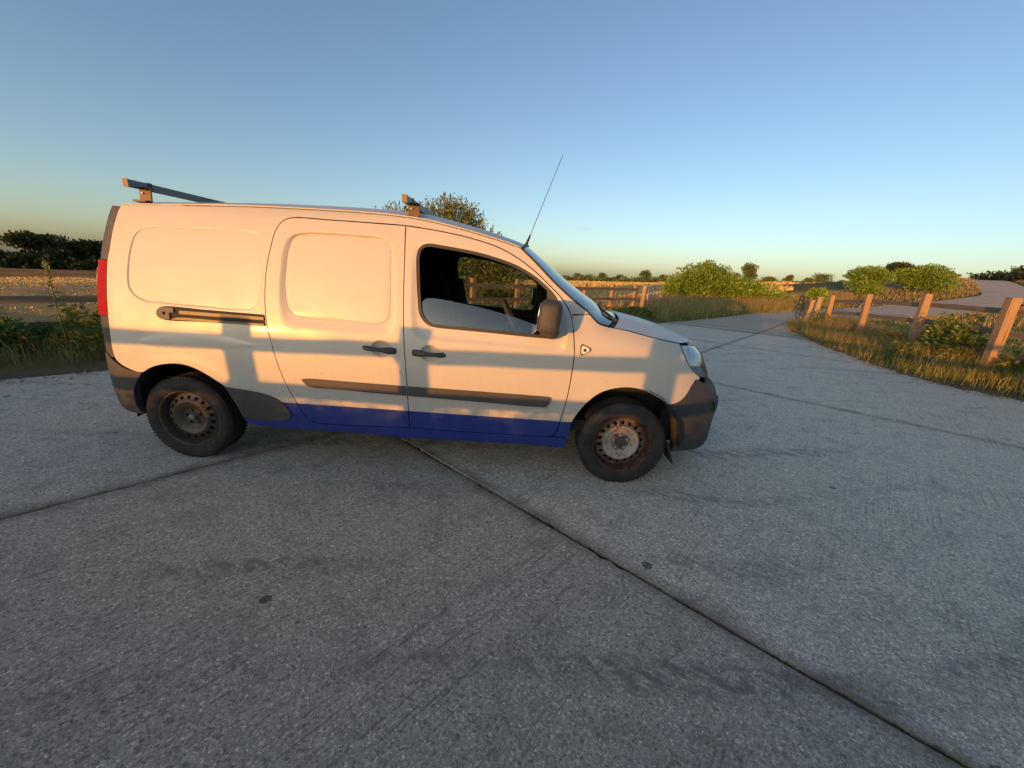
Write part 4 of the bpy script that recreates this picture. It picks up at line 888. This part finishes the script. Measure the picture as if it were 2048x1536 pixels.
# fence on the other side of the lane
RP = [(9.75, .95, .33), (10.56, 3.38, .35), (11.37, 5.59, .34), (12.28, 8.08, .29), (13.18, 10.53, .17)]
fence('sunlit three-rail fence on the grass bank beside the bend of the lane', RP, 1.13, face=-1, ph=(.13, .15))
# gates
GALV = simple('galvanised_steel', (.34, .36, .36), .45, .7, nscale=14, namt=.25)
def gate(p, ang, L, label, H=1.08, mat=None):
    GALV_ = mat or GALV
    z0 = gz(p[0], p[1]); root = empty('field_gate', (p[0], p[1], z0), ang); tag(root, label, 'gate')
    for h in (.14, .32, .50, .70, .92, H): MB().tube([(0, 0, h), (L, 0, h)], .021, 8).build('gate_bar', GALV_, root, True)
    for x in (.0, L/2, L): MB().tube([(x, .002, .12), (x, .002, H+.01)], .023, 8).build('gate_upright', GALV_, root, True)
    MB().tube([(.02, .03, .16), (L/2, .03, H-.02)], .014, 6).build('gate_brace', GALV_, root, True)
    MB().box((L+.03, 0, .75), (.08, .03, .05)).build('gate_latch', GALV_, root)
    return root
def roundpost(x, y, h, r, label, lean=(0, 0)):
    z0 = gz(x, y); mb = MB(); mb.tube([(0, 0, -.3), (lean[0]*.5, lean[1]*.5, h*.5), (lean[0], lean[1], h-.02), (lean[0], lean[1], h)], [r, r*.98, r*.95, r*.8], 12)
    o = mb.build('gate_post', ROUNDM, None, True); auto_smooth(o, 50); o.location = (x, y, z0); o.rotation_euler = (0, 0, .3); tag(o, label, 'post'); return o
gp = FENCE_P0+FENCE_DIR*16.9
roundpost(gp[0]+.05, gp[1]-.0, 1.12, .10, 'pale round gate post carrying the open galvanised gate', (.06, 0))
gate((gp[0]+.25, gp[1]-.05), math.radians(62), 3.3, 'galvanised field gate standing open in front of the big green bush')
roundpost(13.75, 11.9, 1.02, .10, 'round gate post at the end of the sunlit bank fence', (.08, 0))
roundpost(14.0, 12.6, 1.0, .09, 'short pale gate post leaning beside the lane edge', (.10, 0))
gate((14.1, 12.95), math.radians(60), 3.0, 'dark gate swung back edge-on beyond the bank fence', mat=simple('rusty_steel', (.07, .055, .045), .7, .3, nscale=14, namt=.4))
# fence behind the camera; its shadow falls across the van
BF_Y = -3.78
bposts = [(x, BF_Y, .03) for x in list(np.arange(-11.0, -1.5, 1.6))+[-1.38, -.24, 1.38]+list(np.arange(2.98, 9, 1.6))]
fence('post and rail fence on the opposite side of the yard facing the van', bposts, 1.17, rails=(1.015, .70, .39), face=1, ph=(.115, .12), rail_h=.10)
# ------------------------------------------------------------------ vegetation
VIEW_PT = (2.29, -3.36)      # ground point below the camera; plants and crop are laid out from it
def leaf_mat(name, a, b, trans=.35, dry=None):
    m, t, bs = newmat(name); geo = nd(t, 'ShaderNodeNewGeometry'); rnd = geo.outputs['Random Per Island']
    n = noise(t, coords(t), 1.3, 3); c = mix(t, rnd, a, b); c = mix(t, ramp(t, n, [(.35, 0), (.7, .5)]), c, tuple(x*.55 for x in a))
    if dry: c = mix(t, mth(t, 'GREATER_THAN', rnd, .86), c, dry)
    t.nodes.remove(bs)
    d = nd(t, 'ShaderNodeBsdfDiffuse'); tr = nd(t, 'ShaderNodeBsdfTranslucent'); gl = nd(t, 'ShaderNodeBsdfGlossy'); gl.inputs['Roughness'].default_value = .45
    lk(t, c, d.inputs[0]); lk(t, mix(t, .5, c, (.16, .20, .02), 'MIX'), tr.inputs[0])
    m1 = nd(t, 'ShaderNodeMixShader', i_0=trans); lk(t, d.outputs[0], m1.inputs[1]); lk(t, tr.outputs[0], m1.inputs[2])
    m2 = nd(t, 'ShaderNodeMixShader', i_0=.04); lk(t, m1.outputs[0], m2.inputs[1]); lk(t, gl.outputs[0], m2.inputs[2])
    lk(t, m2.outputs[0], t.nodes['Material Output'].inputs[0]); return m
BARK = simple('bark', (.075, .058, .042), .95, nscale=12, namt=.5, bscale=25, bstr=.6)
L_DARK = leaf_mat('dark_leaves', (.030, .042, .014), (.060, .072, .024)); L_MID = leaf_mat('bush_leaves', (.15, .27, .03), (.26, .40, .065))
L_FAR = leaf_mat('far_leaves', (.08, .125, .03), (.15, .19, .055), .2); L_WIL = leaf_mat('willow_leaves', (.12, .155, .045), (.25, .27, .09), .3)
L_WEED = leaf_mat('weed_leaves', (.09, .15, .022), (.20, .27, .05), .35, (.20, .15, .06))
GRASS_G = leaf_mat('green_grass', (.13, .20, .03), (.26, .31, .07), .35, (.42, .33, .14)); GRASS_D = leaf_mat('dry_grass', (.30, .23, .09), (.52, .40, .18), .35, (.15, .17, .05))
STEM = simple('weed_stem', (.12, .11, .045), .8)
def unit(n): d = rng.normal(size=(n, 3)); return d/np.linalg.norm(d, axis=1)[:, None]
def leaves(C_, D, size, asp=.45, jit=.5):
    """one pointed leaf (two triangles folded along the middle) at every C_ pointing along D"""
    n = len(C_); D = D+unit(n)*jit; D /= np.linalg.norm(D, axis=1)[:, None]
    U = unit(n); U -= D*(U*D).sum(1)[:, None]; U /= np.linalg.norm(U, axis=1)[:, None]+1e-9; N = np.cross(D, U)
    s = (size*rng.uniform(.6, 1.35, n))[:, None]
    V = np.stack([C_, C_+D*s*.5+U*s*asp*.5+N*s*.08, C_+D*s, C_+D*s*.5-U*s*asp*.5+N*s*.08], 1).reshape(-1, 3)
    b = np.arange(n)[:, None]*4; return V, b+np.array([[0, 1, 2, 3]])
def crown_points(blobs, n, shell=.55):
    """points in a union of lumpy ellipsoids; blobs: (cx,cy,cz,rx,ry,rz)"""
    B = np.array(blobs, float); vol = (B[:, 3]*B[:, 4]*B[:, 5])**.67; k = rng.choice(len(B), n, p=vol/vol.sum())
    d = unit(n); r = np.where(rng.random(n) < shell, rng.uniform(.82, 1.06, n), rng.uniform(.25, .95, n))
    lump_ = 1+.16*np.sin(d[:, 0]*6+k)+.14*np.sin(d[:, 1]*7+2*k)+.12*np.sin(d[:, 2]*8+k*3)
    P = B[k, :3]+d*B[k, 3:]*(r*lump_)[:, None]; return P, d
def limbs(mb, base, blobs, r0, h0):
    x, y, z = base
    top = (x, y, z+h0); mb.tube([(x, y, z-.2), (x+.02*h0, y, z+h0*.5), top], [r0, r0*.8, r0*.62], 8)
    for b in blobs: mb.tube([top, ((top[0]+b[0])/2, (top[1]+b[1])/2, (top[2]+b[2])/2+b[5]*.1), (b[0], b[1], b[2]+b[5]*.4)], [r0*.5, r0*.33, r0*.1], 6, False)
def tree(name, label, cat, base, blobs, n, size, mat, group=None, r0=.12, h0=1.0, asp=.55, clump=0, up=.3, shell=.55, extra=None):
    """base = ground point; blobs relative to it"""
    root = empty(name, base); tag(root, label, cat, group); mb = MB(); limbs(mb, (0, 0, 0), blobs, r0, h0); mb.build('trunk', BARK, root, True)
    if clump:
        P, d = crown_points(blobs, n//clump, shell); P = np.repeat(P, clump, 0)+rng.normal(0, size*1.1, (n//clump*clump, 3)); d = np.repeat(d, clump, 0)
    else: P, d = crown_points(blobs, n, shell)
    ok = P[:, 2] > .05; P, d = P[ok], d[ok]
    V, F_ = leaves(P, d+np.array([0, 0, up]), size, asp, .8)
    if extra is not None: V2, F2 = extra; F_ = np.concatenate([F_, F2+len(V)]); V = np.concatenate([V, V2])
    fast('crown', V, F_, mat, root); return root
def polar(az, D): a = math.radians(az); x, y = VIEW_PT[0]+D*math.sin(a), VIEW_PT[1]+D*math.cos(a); return x, y, float(zt(x, y))
def rblobs(w_, h, n, low=.25, seed=0):
    r = random.Random(seed); out = []
    for i in range(n):
        t = r.uniform(0, 1); a = r.uniform(0, 6.28); zz = h*(low+(1-low)*(.15+.62*t)); ww = w_*.5*(1-.55*t)
        out.append((ww*r.uniform(.1, .75)*math.cos(a), ww*r.uniform(.1, .75)*math.sin(a), zz, w_*.26*r.uniform(.7, 1.2), w_*.26*r.uniform(.7, 1.2), h*.20*r.uniform(.75, 1.2)))
    return out
# willow behind the fence, seen above the roof and through the cab
bx, by, bz_ = -.45, 11.4, 0.
wb = [(-.3, 0, 2.3, 1.5, 1.3, 1.25), (-1.5, .3, 1.9, 1.3, 1.2, 1.2), (.9, -.1, 1.9, 1.1, 1.1, 1.15), (.1, .2, 1.2, 2.3, 1.4, 1.0), (1.7, 0, 1.15, 1.0, 1.0, .95), (-2.3, .3, 1.0, 1.4, 1.2, .9), (.3, 0, 2.75, .95, .9, .8), (2.1, .2, .8, .9, .9, .8), (-1.75, .2, 2.35, 1.0, 1.0, .9)]
sp_c = []; sp_d = []
for k in range(520):                     # upright shoots with leaves all along
    b = wb[rng.integers(len(wb))]; d = unit(1)[0]; d[2] = abs(d[2])*.6+.35; d /= np.linalg.norm(d); p = np.array(b[:3])+d*np.array(b[3:])*rng.uniform(.65, 1.0)
    g = d*.35+np.array([.30, 0, .9]); g /= np.linalg.norm(g); L = rng.uniform(.30, .62)
    for s in np.arange(0, L, .035): sp_c.append(p+g*s+rng.normal(0, .012, 3)); sp_d.append(g*.8+unit(1)[0]*.8)
ex = leaves(np.array(sp_c), np.array(sp_d), .13, .30, .3)
tree('willow_tree', 'bushy willow rising behind the fence, its top showing over the van roof', 'tree', (bx, by, bz_), wb, 24000, .14, L_WIL, r0=.10, h0=.8, asp=.33, extra=ex)
# big bush past the gate
x, y, z = polar(24.4, 27.5)
bb = [(-.6, 0, 1.1, 1.3, 1.2, 1.05), (.2, .1, 1.55, 1.2, 1.1, .95), (1.2, 0, 1.1, 1.2, 1.1, .95), (2.4, .2, .95, 1.2, 1.1, .80), (-1.4, .2, .75, .9, .9, .7), (3.5, 0, .75, 1.1, 1.0, .68), (4.5, -.2, .55, 1.0, .9, .55), (.1, 0, 2.0, .55, .5, .55), (1.1, .2, 1.65, .6, .6, .5)]
tree('green_bush', 'broad bright green bush beside the open galvanised gate', 'bush', (x, y, z), bb, 20000, .14, L_MID, r0=.06, h0=.5, asp=.6)
# other shrubs and trees on the right
specs = [('lit_shrub', 'round sunlit green shrub in the grass left of the twin shrubs', 40.4, 40, 3.1, 2.3, 11000, .13, L_MID),
         ('lit_shrub', 'wide sunlit shrub at the foot of the climbing lane', 44.4, 43, 4.0, 2.6, 12000, .14, L_MID),
         ('dark_tree', 'darker tree squeezed between two sunlit shrubs', 42.7, 57, 2.4, 2.3, 5000, .18, L_DARK),
         ('young_ash', 'small bright sapling rising behind the gate posts', 36.7, 30, 1.2, 1.35, 1800, .14, L_MID),
         ('crest_tree', 'dark tree standing on the crest beside the lane', 50.9, 70, 5.0, 2.2, 6000, .28, L_DARK)]
for i, (nm, lb, az, D, w_, h, n_, s, mt) in enumerate(specs):
    x, y, z = polar(az, D); tree(nm, lb, 'tree' if 'tree' in nm or 'ash' in nm else 'shrub', (x, y, z), rblobs(w_, h, 9, .08, i+3), n_, s, mt, r0=.08*w_/3, h0=h*.3)
# far trees on the skyline: (azimuth, distance, width, height)
far = [(8.3, 330, 9, 7.0, 'rounded far tree at the end of the skyline hedge beside the windscreen'), (9.6, 340, 14, 6, 'low far tree on the skyline next to the windscreen'), (11.6, 300, 8, 6.5, 'sunlit far tree standing before the skyline hedge'), (14.2, 330, 12, 5.5, 'small far tree between the lit tree and the broad oak'), (17.4, 300, 12, 9.0, 'broad far oak rising above the skyline hedge'), (19.6, 310, 9, 6, 'far tree half hidden behind the big green bush'),
       (29.5, 230, 10, 10.5, 'tall far tree standing over the big green bush'), (27.8, 240, 11, 6, 'low far tree just behind the big green bush'), (31.6, 240, 9, 5.0, 'squat far tree at the tail of the big green bush'),
       (33.6, 330, 8, 7.5, 'thin-topped far tree on the right skyline hedge'), (35.4, 340, 9, 6.0, 'middling far tree on the right skyline hedge'), (36.6, 330, 14, 8.5, 'wide far tree on the right skyline hedge'), (38.4, 340, 7, 4.5, 'small far tree alone at the end of the right skyline hedge'), (45.6, 75, 4, 2.2, 'low shrub just below the crest of the lane')]
for i, (az, D, w_, h, lb) in enumerate(far):
    x, y, z = polar(az, D); tree('skyline_tree', lb, 'tree', (x, y, z), rblobs(w_, h, 9, .12, 40+i), 2600, .20*h**.5, L_FAR, 'trees along the skyline', r0=.25, h0=h*.3, asp=.8)
# dark wood beyond the left field
wood = [(-55.3, 78, 8, 6.0), (-53.4, 80, 5, 3.6), (-52.0, 76, 5, 2.9), (-50.6, 80, 6.5, 6.0), (-49.2, 77, 5, 3.6), (-48.0, 79, 4.5, 4.6), (-46.8, 78, 3.5, 4.9), (-45.6, 78, 5, 4.0), (-43.5, 80, 7, 4.4)]
wl = ['dark tree at the outer end of the wood beyond the left field', 'dark tree with a low crown in the wood beyond the left field', 'low thicket tree left of the umbrella-crowned tree', 'umbrella-crowned tree standing above the dark wood', 'dense dark tree right of the umbrella-crowned tree', 'dark tree with gaps in the crown near the tail lamp', 'dark tree of the wood just behind the tail lamp', 'dark tree of the wood hidden behind the van tail', 'dark tree of the wood behind the load bay']
for i, (az, D, w_, h) in enumerate(wood):
    x, y, z = polar(az, D); bl = rblobs(w_, h, 10, .02, 70+i)
    if i == 3: bl = [(q[0]*1.2, q[1], max(q[2], h*.72), q[3]*1.1, q[4], q[5]*.7) for q in bl[:6]]+[(0, 0, h*.28, w_*.45, w_*.4, h*.28)]
    tree('wood_tree', wl[i], 'tree', (x, y, z), bl, 3000, .40, L_DARK, 'trees of the wood beyond the left field', r0=.2, h0=h*.3, asp=.8)
# field hedges
def hedge(label, az0, az1, D0, D1, w_, h, n_, size, mat=L_FAR):
    n = 40; t = np.linspace(0, 1, n); pts = [polar(az0+(az1-az0)*k, D0+(D1-D0)*k) for k in t]
    root = empty('field_hedge', pts[0]); tag(root, label, 'hedge', 'field hedges')
    k = rng.uniform(0, n-1.001, n_); i = k.astype(int); f = (k-i)[:, None]; P = np.array(pts); C_ = P[i]*(1-f)+P[i+1]*f
    hh = h*(1+.25*np.sin(k*1.7)+.2*np.sin(k*4.1)); C_ = C_+np.stack([rng.normal(0, w_*.3, n_), rng.normal(0, w_*.3, n_), rng.random(n_)**.7*hh], 1)-np.array(pts[0])
    V, F_ = leaves(C_, unit(n_)+[0, 0, .3], size, .8, .5); fast('foliage', V, F_, mat, root)
    mb = MB()
    for q in pts[::4]: mb.tube([(q[0]-pts[0][0], q[1]-pts[0][1], q[2]-pts[0][2]-.2), (q[0]-pts[0][0], q[1]-pts[0][1], q[2]-pts[0][2]+h*.6)], size*.12, 5)
    mb.build('stems', BARK, root)
hedge('low dark hedge between the two wheat fields past the windscreen', -2, 19, 95, 110, 1.2, 1.0, 5000, .45)
hedge('skyline hedge under the far trees past the windscreen', -4, 22, 320, 330, 4, 2.6, 6000, 1.1)
hedge('skyline hedge on the right below the row of far trees', 28, 41, 330, 340, 4, 2.2, 5000, 1.1)
hedge('thin dark hedge dividing the far wheat on the right', 30, 40, 150, 160, 1.6, 1.1, 4000, .6)
hedge('low dark hedge along the outer side of the climbing lane', 47.9, 55, 70, 52, 1.0, .8, 4000, .22, L_DARK)
hedge('undergrowth filling the foot of the dark wood', -58, -40, 76, 78, 3.0, 1.8, 9000, .5, L_DARK)
# ------------------------------------------------------------------ grass
def blades(P, h, w_, lean, bend=.5):
    """tapering two-segment blades"""
    n = len(P); a = rng.uniform(0, 2*np.pi, n); side = np.stack([np.cos(a), np.sin(a), np.zeros(n)], 1)
    b = rng.uniform(0, 2*np.pi, n); dirn = np.stack([np.cos(b), np.sin(b), np.zeros(n)], 1)*(lean*rng.random(n))[:, None]; hh = (h*rng.uniform(.45, 1.25, n))[:, None]; wv = (w_*rng.uniform(.6, 1.3, n))[:, None]
    up = np.array([0, 0, 1.]); m1 = P+(up+dirn*bend)*hh*.55; tp = P+(up*.95+dirn*1.6)*hh
    V = np.stack([P-side*wv/2, P+side*wv/2, m1+side*wv*.38, m1-side*wv*.38, tp], 1).reshape(-1, 3)
    k = np.arange(n)[:, None]*5; quads = k+np.array([[0, 1, 2, 3]]); tips = k+np.array([[3, 2, 4, 4]])
    return V, quads, k+np.array([[3, 2, 4]])
def grass(name, label, P, h, w_, mat, lean=.5, cat='grass'):
    V, q, t3 = blades(P, h, w_, lean); T3 = np.concatenate([q[:, [0, 1, 2]], q[:, [0, 2, 3]], t3]); o = fast(name, V, T3, mat); tag(o, label, cat, kind='stuff'); return o
def scatter(n, x0, x1, y0, y1, cond, dens=None):
    out = []; tot = 0
    while tot < n:
        X = np.stack([rng.uniform(x0, x1, n*2), rng.uniform(y0, y1, n*2)], 1); h, d = bank(X[:, 0], X[:, 1]); ok = cond(X[:, 0], X[:, 1], d)
        if dens is not None: ok &= rng.random(len(X)) < dens(X[:, 0], X[:, 1], d)
        Q = np.stack([X[ok, 0], X[ok, 1], zt(X[ok, 0], X[ok, 1])+h[ok]-.02], 1); out.append(Q); tot += len(Q)
    return np.concatenate(out)[:n]
fdist = lambda x, y: (x-FENCE_P0[0])*-FENCE_DIR[1]+(y-FENCE_P0[1])*FENCE_DIR[0]
right = lambda x, y, d: (d > .0) & (x-y > .2) & (y > -1)
dn = lambda x, y, d: 1/(1+((x-9.5)**2+(y-3)**2)/16)+.05
clumpf = lambda x, y: .35+.65*(np.sin(x*3.1+2*np.sin(y*1.3))*np.sin(y*2.7+1.5*np.sin(x*1.9)) > -.1)
P = scatter(30000, 9.3, 15, -.5, 13.5, lambda x, y, d: (d > -.10) & (x-y > .2) & (y > -1) & (d < 2.2), lambda x, y, d: clumpf(x, y)*np.clip(d/.25, .15, 1)); grass('verge_grass', 'tangled green grass on the bank beside the lane', P[:20000], .24, .009, GRASS_G, .9)
grass('dry_verge_grass', 'dry seeding grass on the bank beside the lane', P[20000:], .42, .006, GRASS_D, .5)
P = scatter(26000, 10, 32, -3, 17, lambda x, y, d: right(x, y, d) & (d > 1.6) & (x < 30), dn); grass('meadow_grass', 'short grass of the paddock behind the bank fence', P, .13, .012, GRASS_G, .7)
P = scatter(30000, 15, 56, 12, 48, lambda x, y, d: (d > 0) & (d < 7) & (x > 17), None); grass('lane_side_grass', 'rough dry grass along the climbing lane', P, .26, .022, GRASS_D, .5)
P = scatter(26000, -10, 9, -6, 15, lambda x, y, d: (d > 0) & (fdist(x, y) > -1.6) & (fdist(x, y) < .9), lambda x, y, d: clumpf(x, y)); grass('fence_foot_grass', 'long grass growing along the foot of the field fence', P[:18000], .20, .008, GRASS_G, .8)
grass('dry_fence_grass', 'dry seeding grass along the field fence', P[18000:], .32, .005, GRASS_D, .45)
P = scatter(22000, 7.5, 26, 11, 27, lambda x, y, d: (d > .0) & (d < 5) & (y > x-1) & (fdist(x, y) < 6), lambda x, y, d: np.clip(.25+d/1.5, 0, 1)); grass('tall_grass', 'tall golden grass in front of the big green bush', P, .62, .012, GRASS_D, .45)
P = scatter(9000, 7.5, 24, 11, 26, lambda x, y, d: (d > .0) & (d < 1.6) & (y > x-1), None); grass('lane_edge_grass', 'green grass edging the lane beyond the gate', P, .30, .012, GRASS_G, .7)
# standing crop on the far fields
def crop(name, label, az0, az1, D0, D1, n, h, wk=.013):
    az = np.radians(rng.uniform(az0, az1, n)); D = D0*(D1/D0)**rng.random(n); x = VIEW_PT[0]+D*np.sin(az); y = VIEW_PT[1]+D*np.cos(az); hb_, d = bank(x, y)
    ok = (fdist(x, y) > 1.1) & (d > 2.4) & ~((x > 28) & (y < 55) & (x-y > -12)); x, y, D = x[ok], y[ok], D[ok]
    P = np.stack([x, y, zt(x, y)-.02], 1); V, q, t3 = blades(P, h, wk*D**.95, .35); T3 = np.concatenate([q[:, [0, 1, 2]], q[:, [0, 2, 3]], t3]); o = fast(name, V, T3, CROPM); tag(o, label, 'crop', kind='stuff')
CROPM = leaf_mat('ripe_crop', (.56, .40, .15), (.72, .54, .24), .25)
crop('wheat', 'ripe golden wheat standing beyond the fence and the bush', -14, 42, 8, 320, 150000, .50, .011)
crop('stubble', 'pale cut stubble of the field left of the van', -64, -30, 8, 72, 110000, .15, .006)
# ------------------------------------------------------------------ weeds
def weedmass(name, label, spots, n_per, size, mat=L_WEED, cat='weeds', asp=.5):
    C_ = []; D_ = []
    for (x, y, r, h) in spots:
        n_ = int(n_per*r*h*8); t = rng.random(n_)**.8; a = rng.uniform(0, 6.28, n_); rr = r*np.sqrt(rng.random(n_))*(1-.45*t)
        C_.append(np.stack([x+rr*np.cos(a), y+rr*np.sin(a), gz(x, y)+t*h*(1+.2*np.sin(a*3+x))], 1)); D_.append(np.stack([np.cos(a)*.8, np.sin(a)*.8, np.full(n_, .25)], 1))
    V, F_ = leaves(np.concatenate(C_), np.concatenate(D_), size, asp, .7); o = fast(name, V, F_, mat); tag(o, label, cat, kind='stuff')
spots = []
for k in range(34):
    t = random.uniform(-3.2, 7.5); p = FENCE_P0+FENCE_DIR*t-np.array([-FENCE_DIR[1], FENCE_DIR[0]])*random.uniform(.15, 1.0); spots.append((p[0], p[1], random.uniform(.15, .40), random.uniform(.16, .42)))
spots += [(-3.55, 1.95, .55, .50), (-3.1, 2.35, .5, .52), (-3.2, 1.75, .4, .42), (-2.6, 2.6, .5, .5), (-4.3, 1.2, .4, .35), (-4.6, .9, .4, .3)]
weedmass('verge_weeds', 'dense nettles and leafy weeds along the verge behind the van tail', spots, 420, .075)
weedmass('gate_weeds', 'low leafy weeds at the foot of the fence near the open gate', [(FENCE_P0[0]+FENCE_DIR[0]*t+.6, FENCE_P0[1]+FENCE_DIR[1]*t-.6, random.uniform(.3, .6), random.uniform(.12, .28)) for t in np.arange(9, 17, .45)], 330, .10)
weedmass('bank_weeds', 'leafy weeds growing through the bank fence', [(10.9, 4.4, .5, .75), (10.75, 4.0, .4, .6), (11.2, 4.9, .4, .55), (10.3, 4.6, .35, .35), (10.6, 3.0, .3, .4), (13.0, 10.6, .35, .45), (11.5, 6.2, .3, .3)], 330, .085)
def tallweed(x, y, h, label, n_=60, size=.12, top=.3):
    z = gz(x, y); root = empty('tall_weed', (x, y, z)); tag(root, label, 'weed'); mb = MB(); lean = random.uniform(-.06, .0)
    mb.tube([(0, 0, -.05), (lean*.5, 0, h*.5), (lean, .02, h)], [.009, .007, .003], 6); mb.build('stem', STEM, root, True)
    t = np.linspace(.12, 1, n_); a = np.arange(n_)*2.4; L = size*(1.15-t*.75)
    C_ = np.stack([lean*t, .02*t, t*h], 1); D_ = np.stack([np.cos(a), np.sin(a), np.where(t > 1-top, .9, -.10)], 1); V, F_ = leaves(C_, D_, 1.0, .28, .15)
    V = V.reshape(-1, 4, 3); V = C_[:, None]+(V-C_[:, None])*L[:, None, None]; fast('leaf_whorls', V.reshape(-1, 3), F_, L_WEED, root)
    k = 120; tt = rng.uniform(1-top, 1.02, k); C2 = np.stack([lean*tt+rng.normal(0, .012, k), .02*tt+rng.normal(0, .012, k), tt*h], 1); V, F_ = leaves(C2, unit(k)+[0, 0, .6], .028, .6, .4); fast('flower_spike', V, F_, GRASS_D, root)
tallweed(-3.62, 1.55, 1.12, 'tall leafy weed spire in front of the left fence')
tallweed(-3.1, 1.75, .62, 'short weed stalk beside the van tail', 30)
tallweed(-2.95, 2.2, .72, 'thin weed stalk leaning among the nettles behind the van', 34)
def umbel(x, y, h, label):
    z = gz(x, y); root = empty('cow_parsley', (x, y, z)); tag(root, label, 'weed'); mb = MB(); mb.tube([(0, 0, -.05), (.03, 0, h*.6), (.05, 0, h*.85)], [.008, .006, .004], 6)
    tips = []
    for k in range(7):
        a = k*.9; q = (.05+.10*math.cos(a), .10*math.sin(a), h*(.97+.03*math.sin(k))); mb.tube([(.05, 0, h*.85), q], .002, 4); tips.append(q)
    mb.build('stem', STEM, root, True); C_ = np.repeat(np.array(tips), 22, 0)+rng.normal(0, .018, (154, 3)); V, F_ = leaves(C_, unit(154)+[0, 0, .8], .022, .7, .5); fast('flower_head', V, F_, GRASS_D, root)
umbel(2.0, 6.4, 1.05, 'dried umbel weed seen through the cab window'); umbel(2.35, 6.7, .95, 'second dried umbel beside the fence post seen through the cab')
# weeds and bushes on the far side of the yard, behind the viewer
sp2 = [(x, BF_Y-2.0+random.uniform(-.4, .4), random.uniform(.25, .45), random.uniform(.48, .64)*(1 if x < 2.2 else .7)) for x in np.arange(-13, 8, .20)]
weedmass('yard_edge_weeds', 'waist-high weeds along the fence on the opposite side of the yard', sp2, 420, .065)
P = np.stack([rng.uniform(-13, 3., 13000), BF_Y-2.6+rng.normal(0, .5, 13000), np.full(13000, .02)], 1); grass('yard_edge_grass', 'tall dry grass along the fence on the opposite side of the yard', P, .72, .008, GRASS_D, .35)
for i, (x, y, w_, h) in enumerate(((4.5, -17, 5, 2.6), (9, -15, 5, 3.0), (15, -16, 7, 4), (1.0, -26, 6, 2.6))):
    tree('yard_shrub', ['spreading shrub behind the opposite yard fence', 'taller shrub behind the opposite yard fence', 'large shrub at the end of the opposite yard fence', 'distant shrub far behind the opposite yard fence'][i], 'shrub', (x, y, float(zt(x, y))+.1), rblobs(w_, h, 8, .05, 90+i), 4000, .22, L_DARK, r0=.1, h0=h*.3)

# leaf litter and torn grass lying on the concrete along the verges
LIT = leaf_mat('leaf_litter', (.16, .11, .06), (.34, .26, .15), .1)
P = scatter(5200, -7, 14, -1, 14, lambda x, y, d: (d > -.45) & (d < .12), lambda x, y, d: np.exp(-np.abs(d+.02)/.13)); P[:, 2] = np.maximum(P[:, 2], 0)+.012+rng.random(len(P))*.012
V, F_ = leaves(P, np.stack([rng.normal(size=len(P)), rng.normal(size=len(P)), rng.normal(0, .12, len(P))], 1), .038, .35, .1); tag(fast('leaf_litter', V, F_, LIT), 'dry leaf litter along the edges of the concrete', 'litter', kind='stuff')
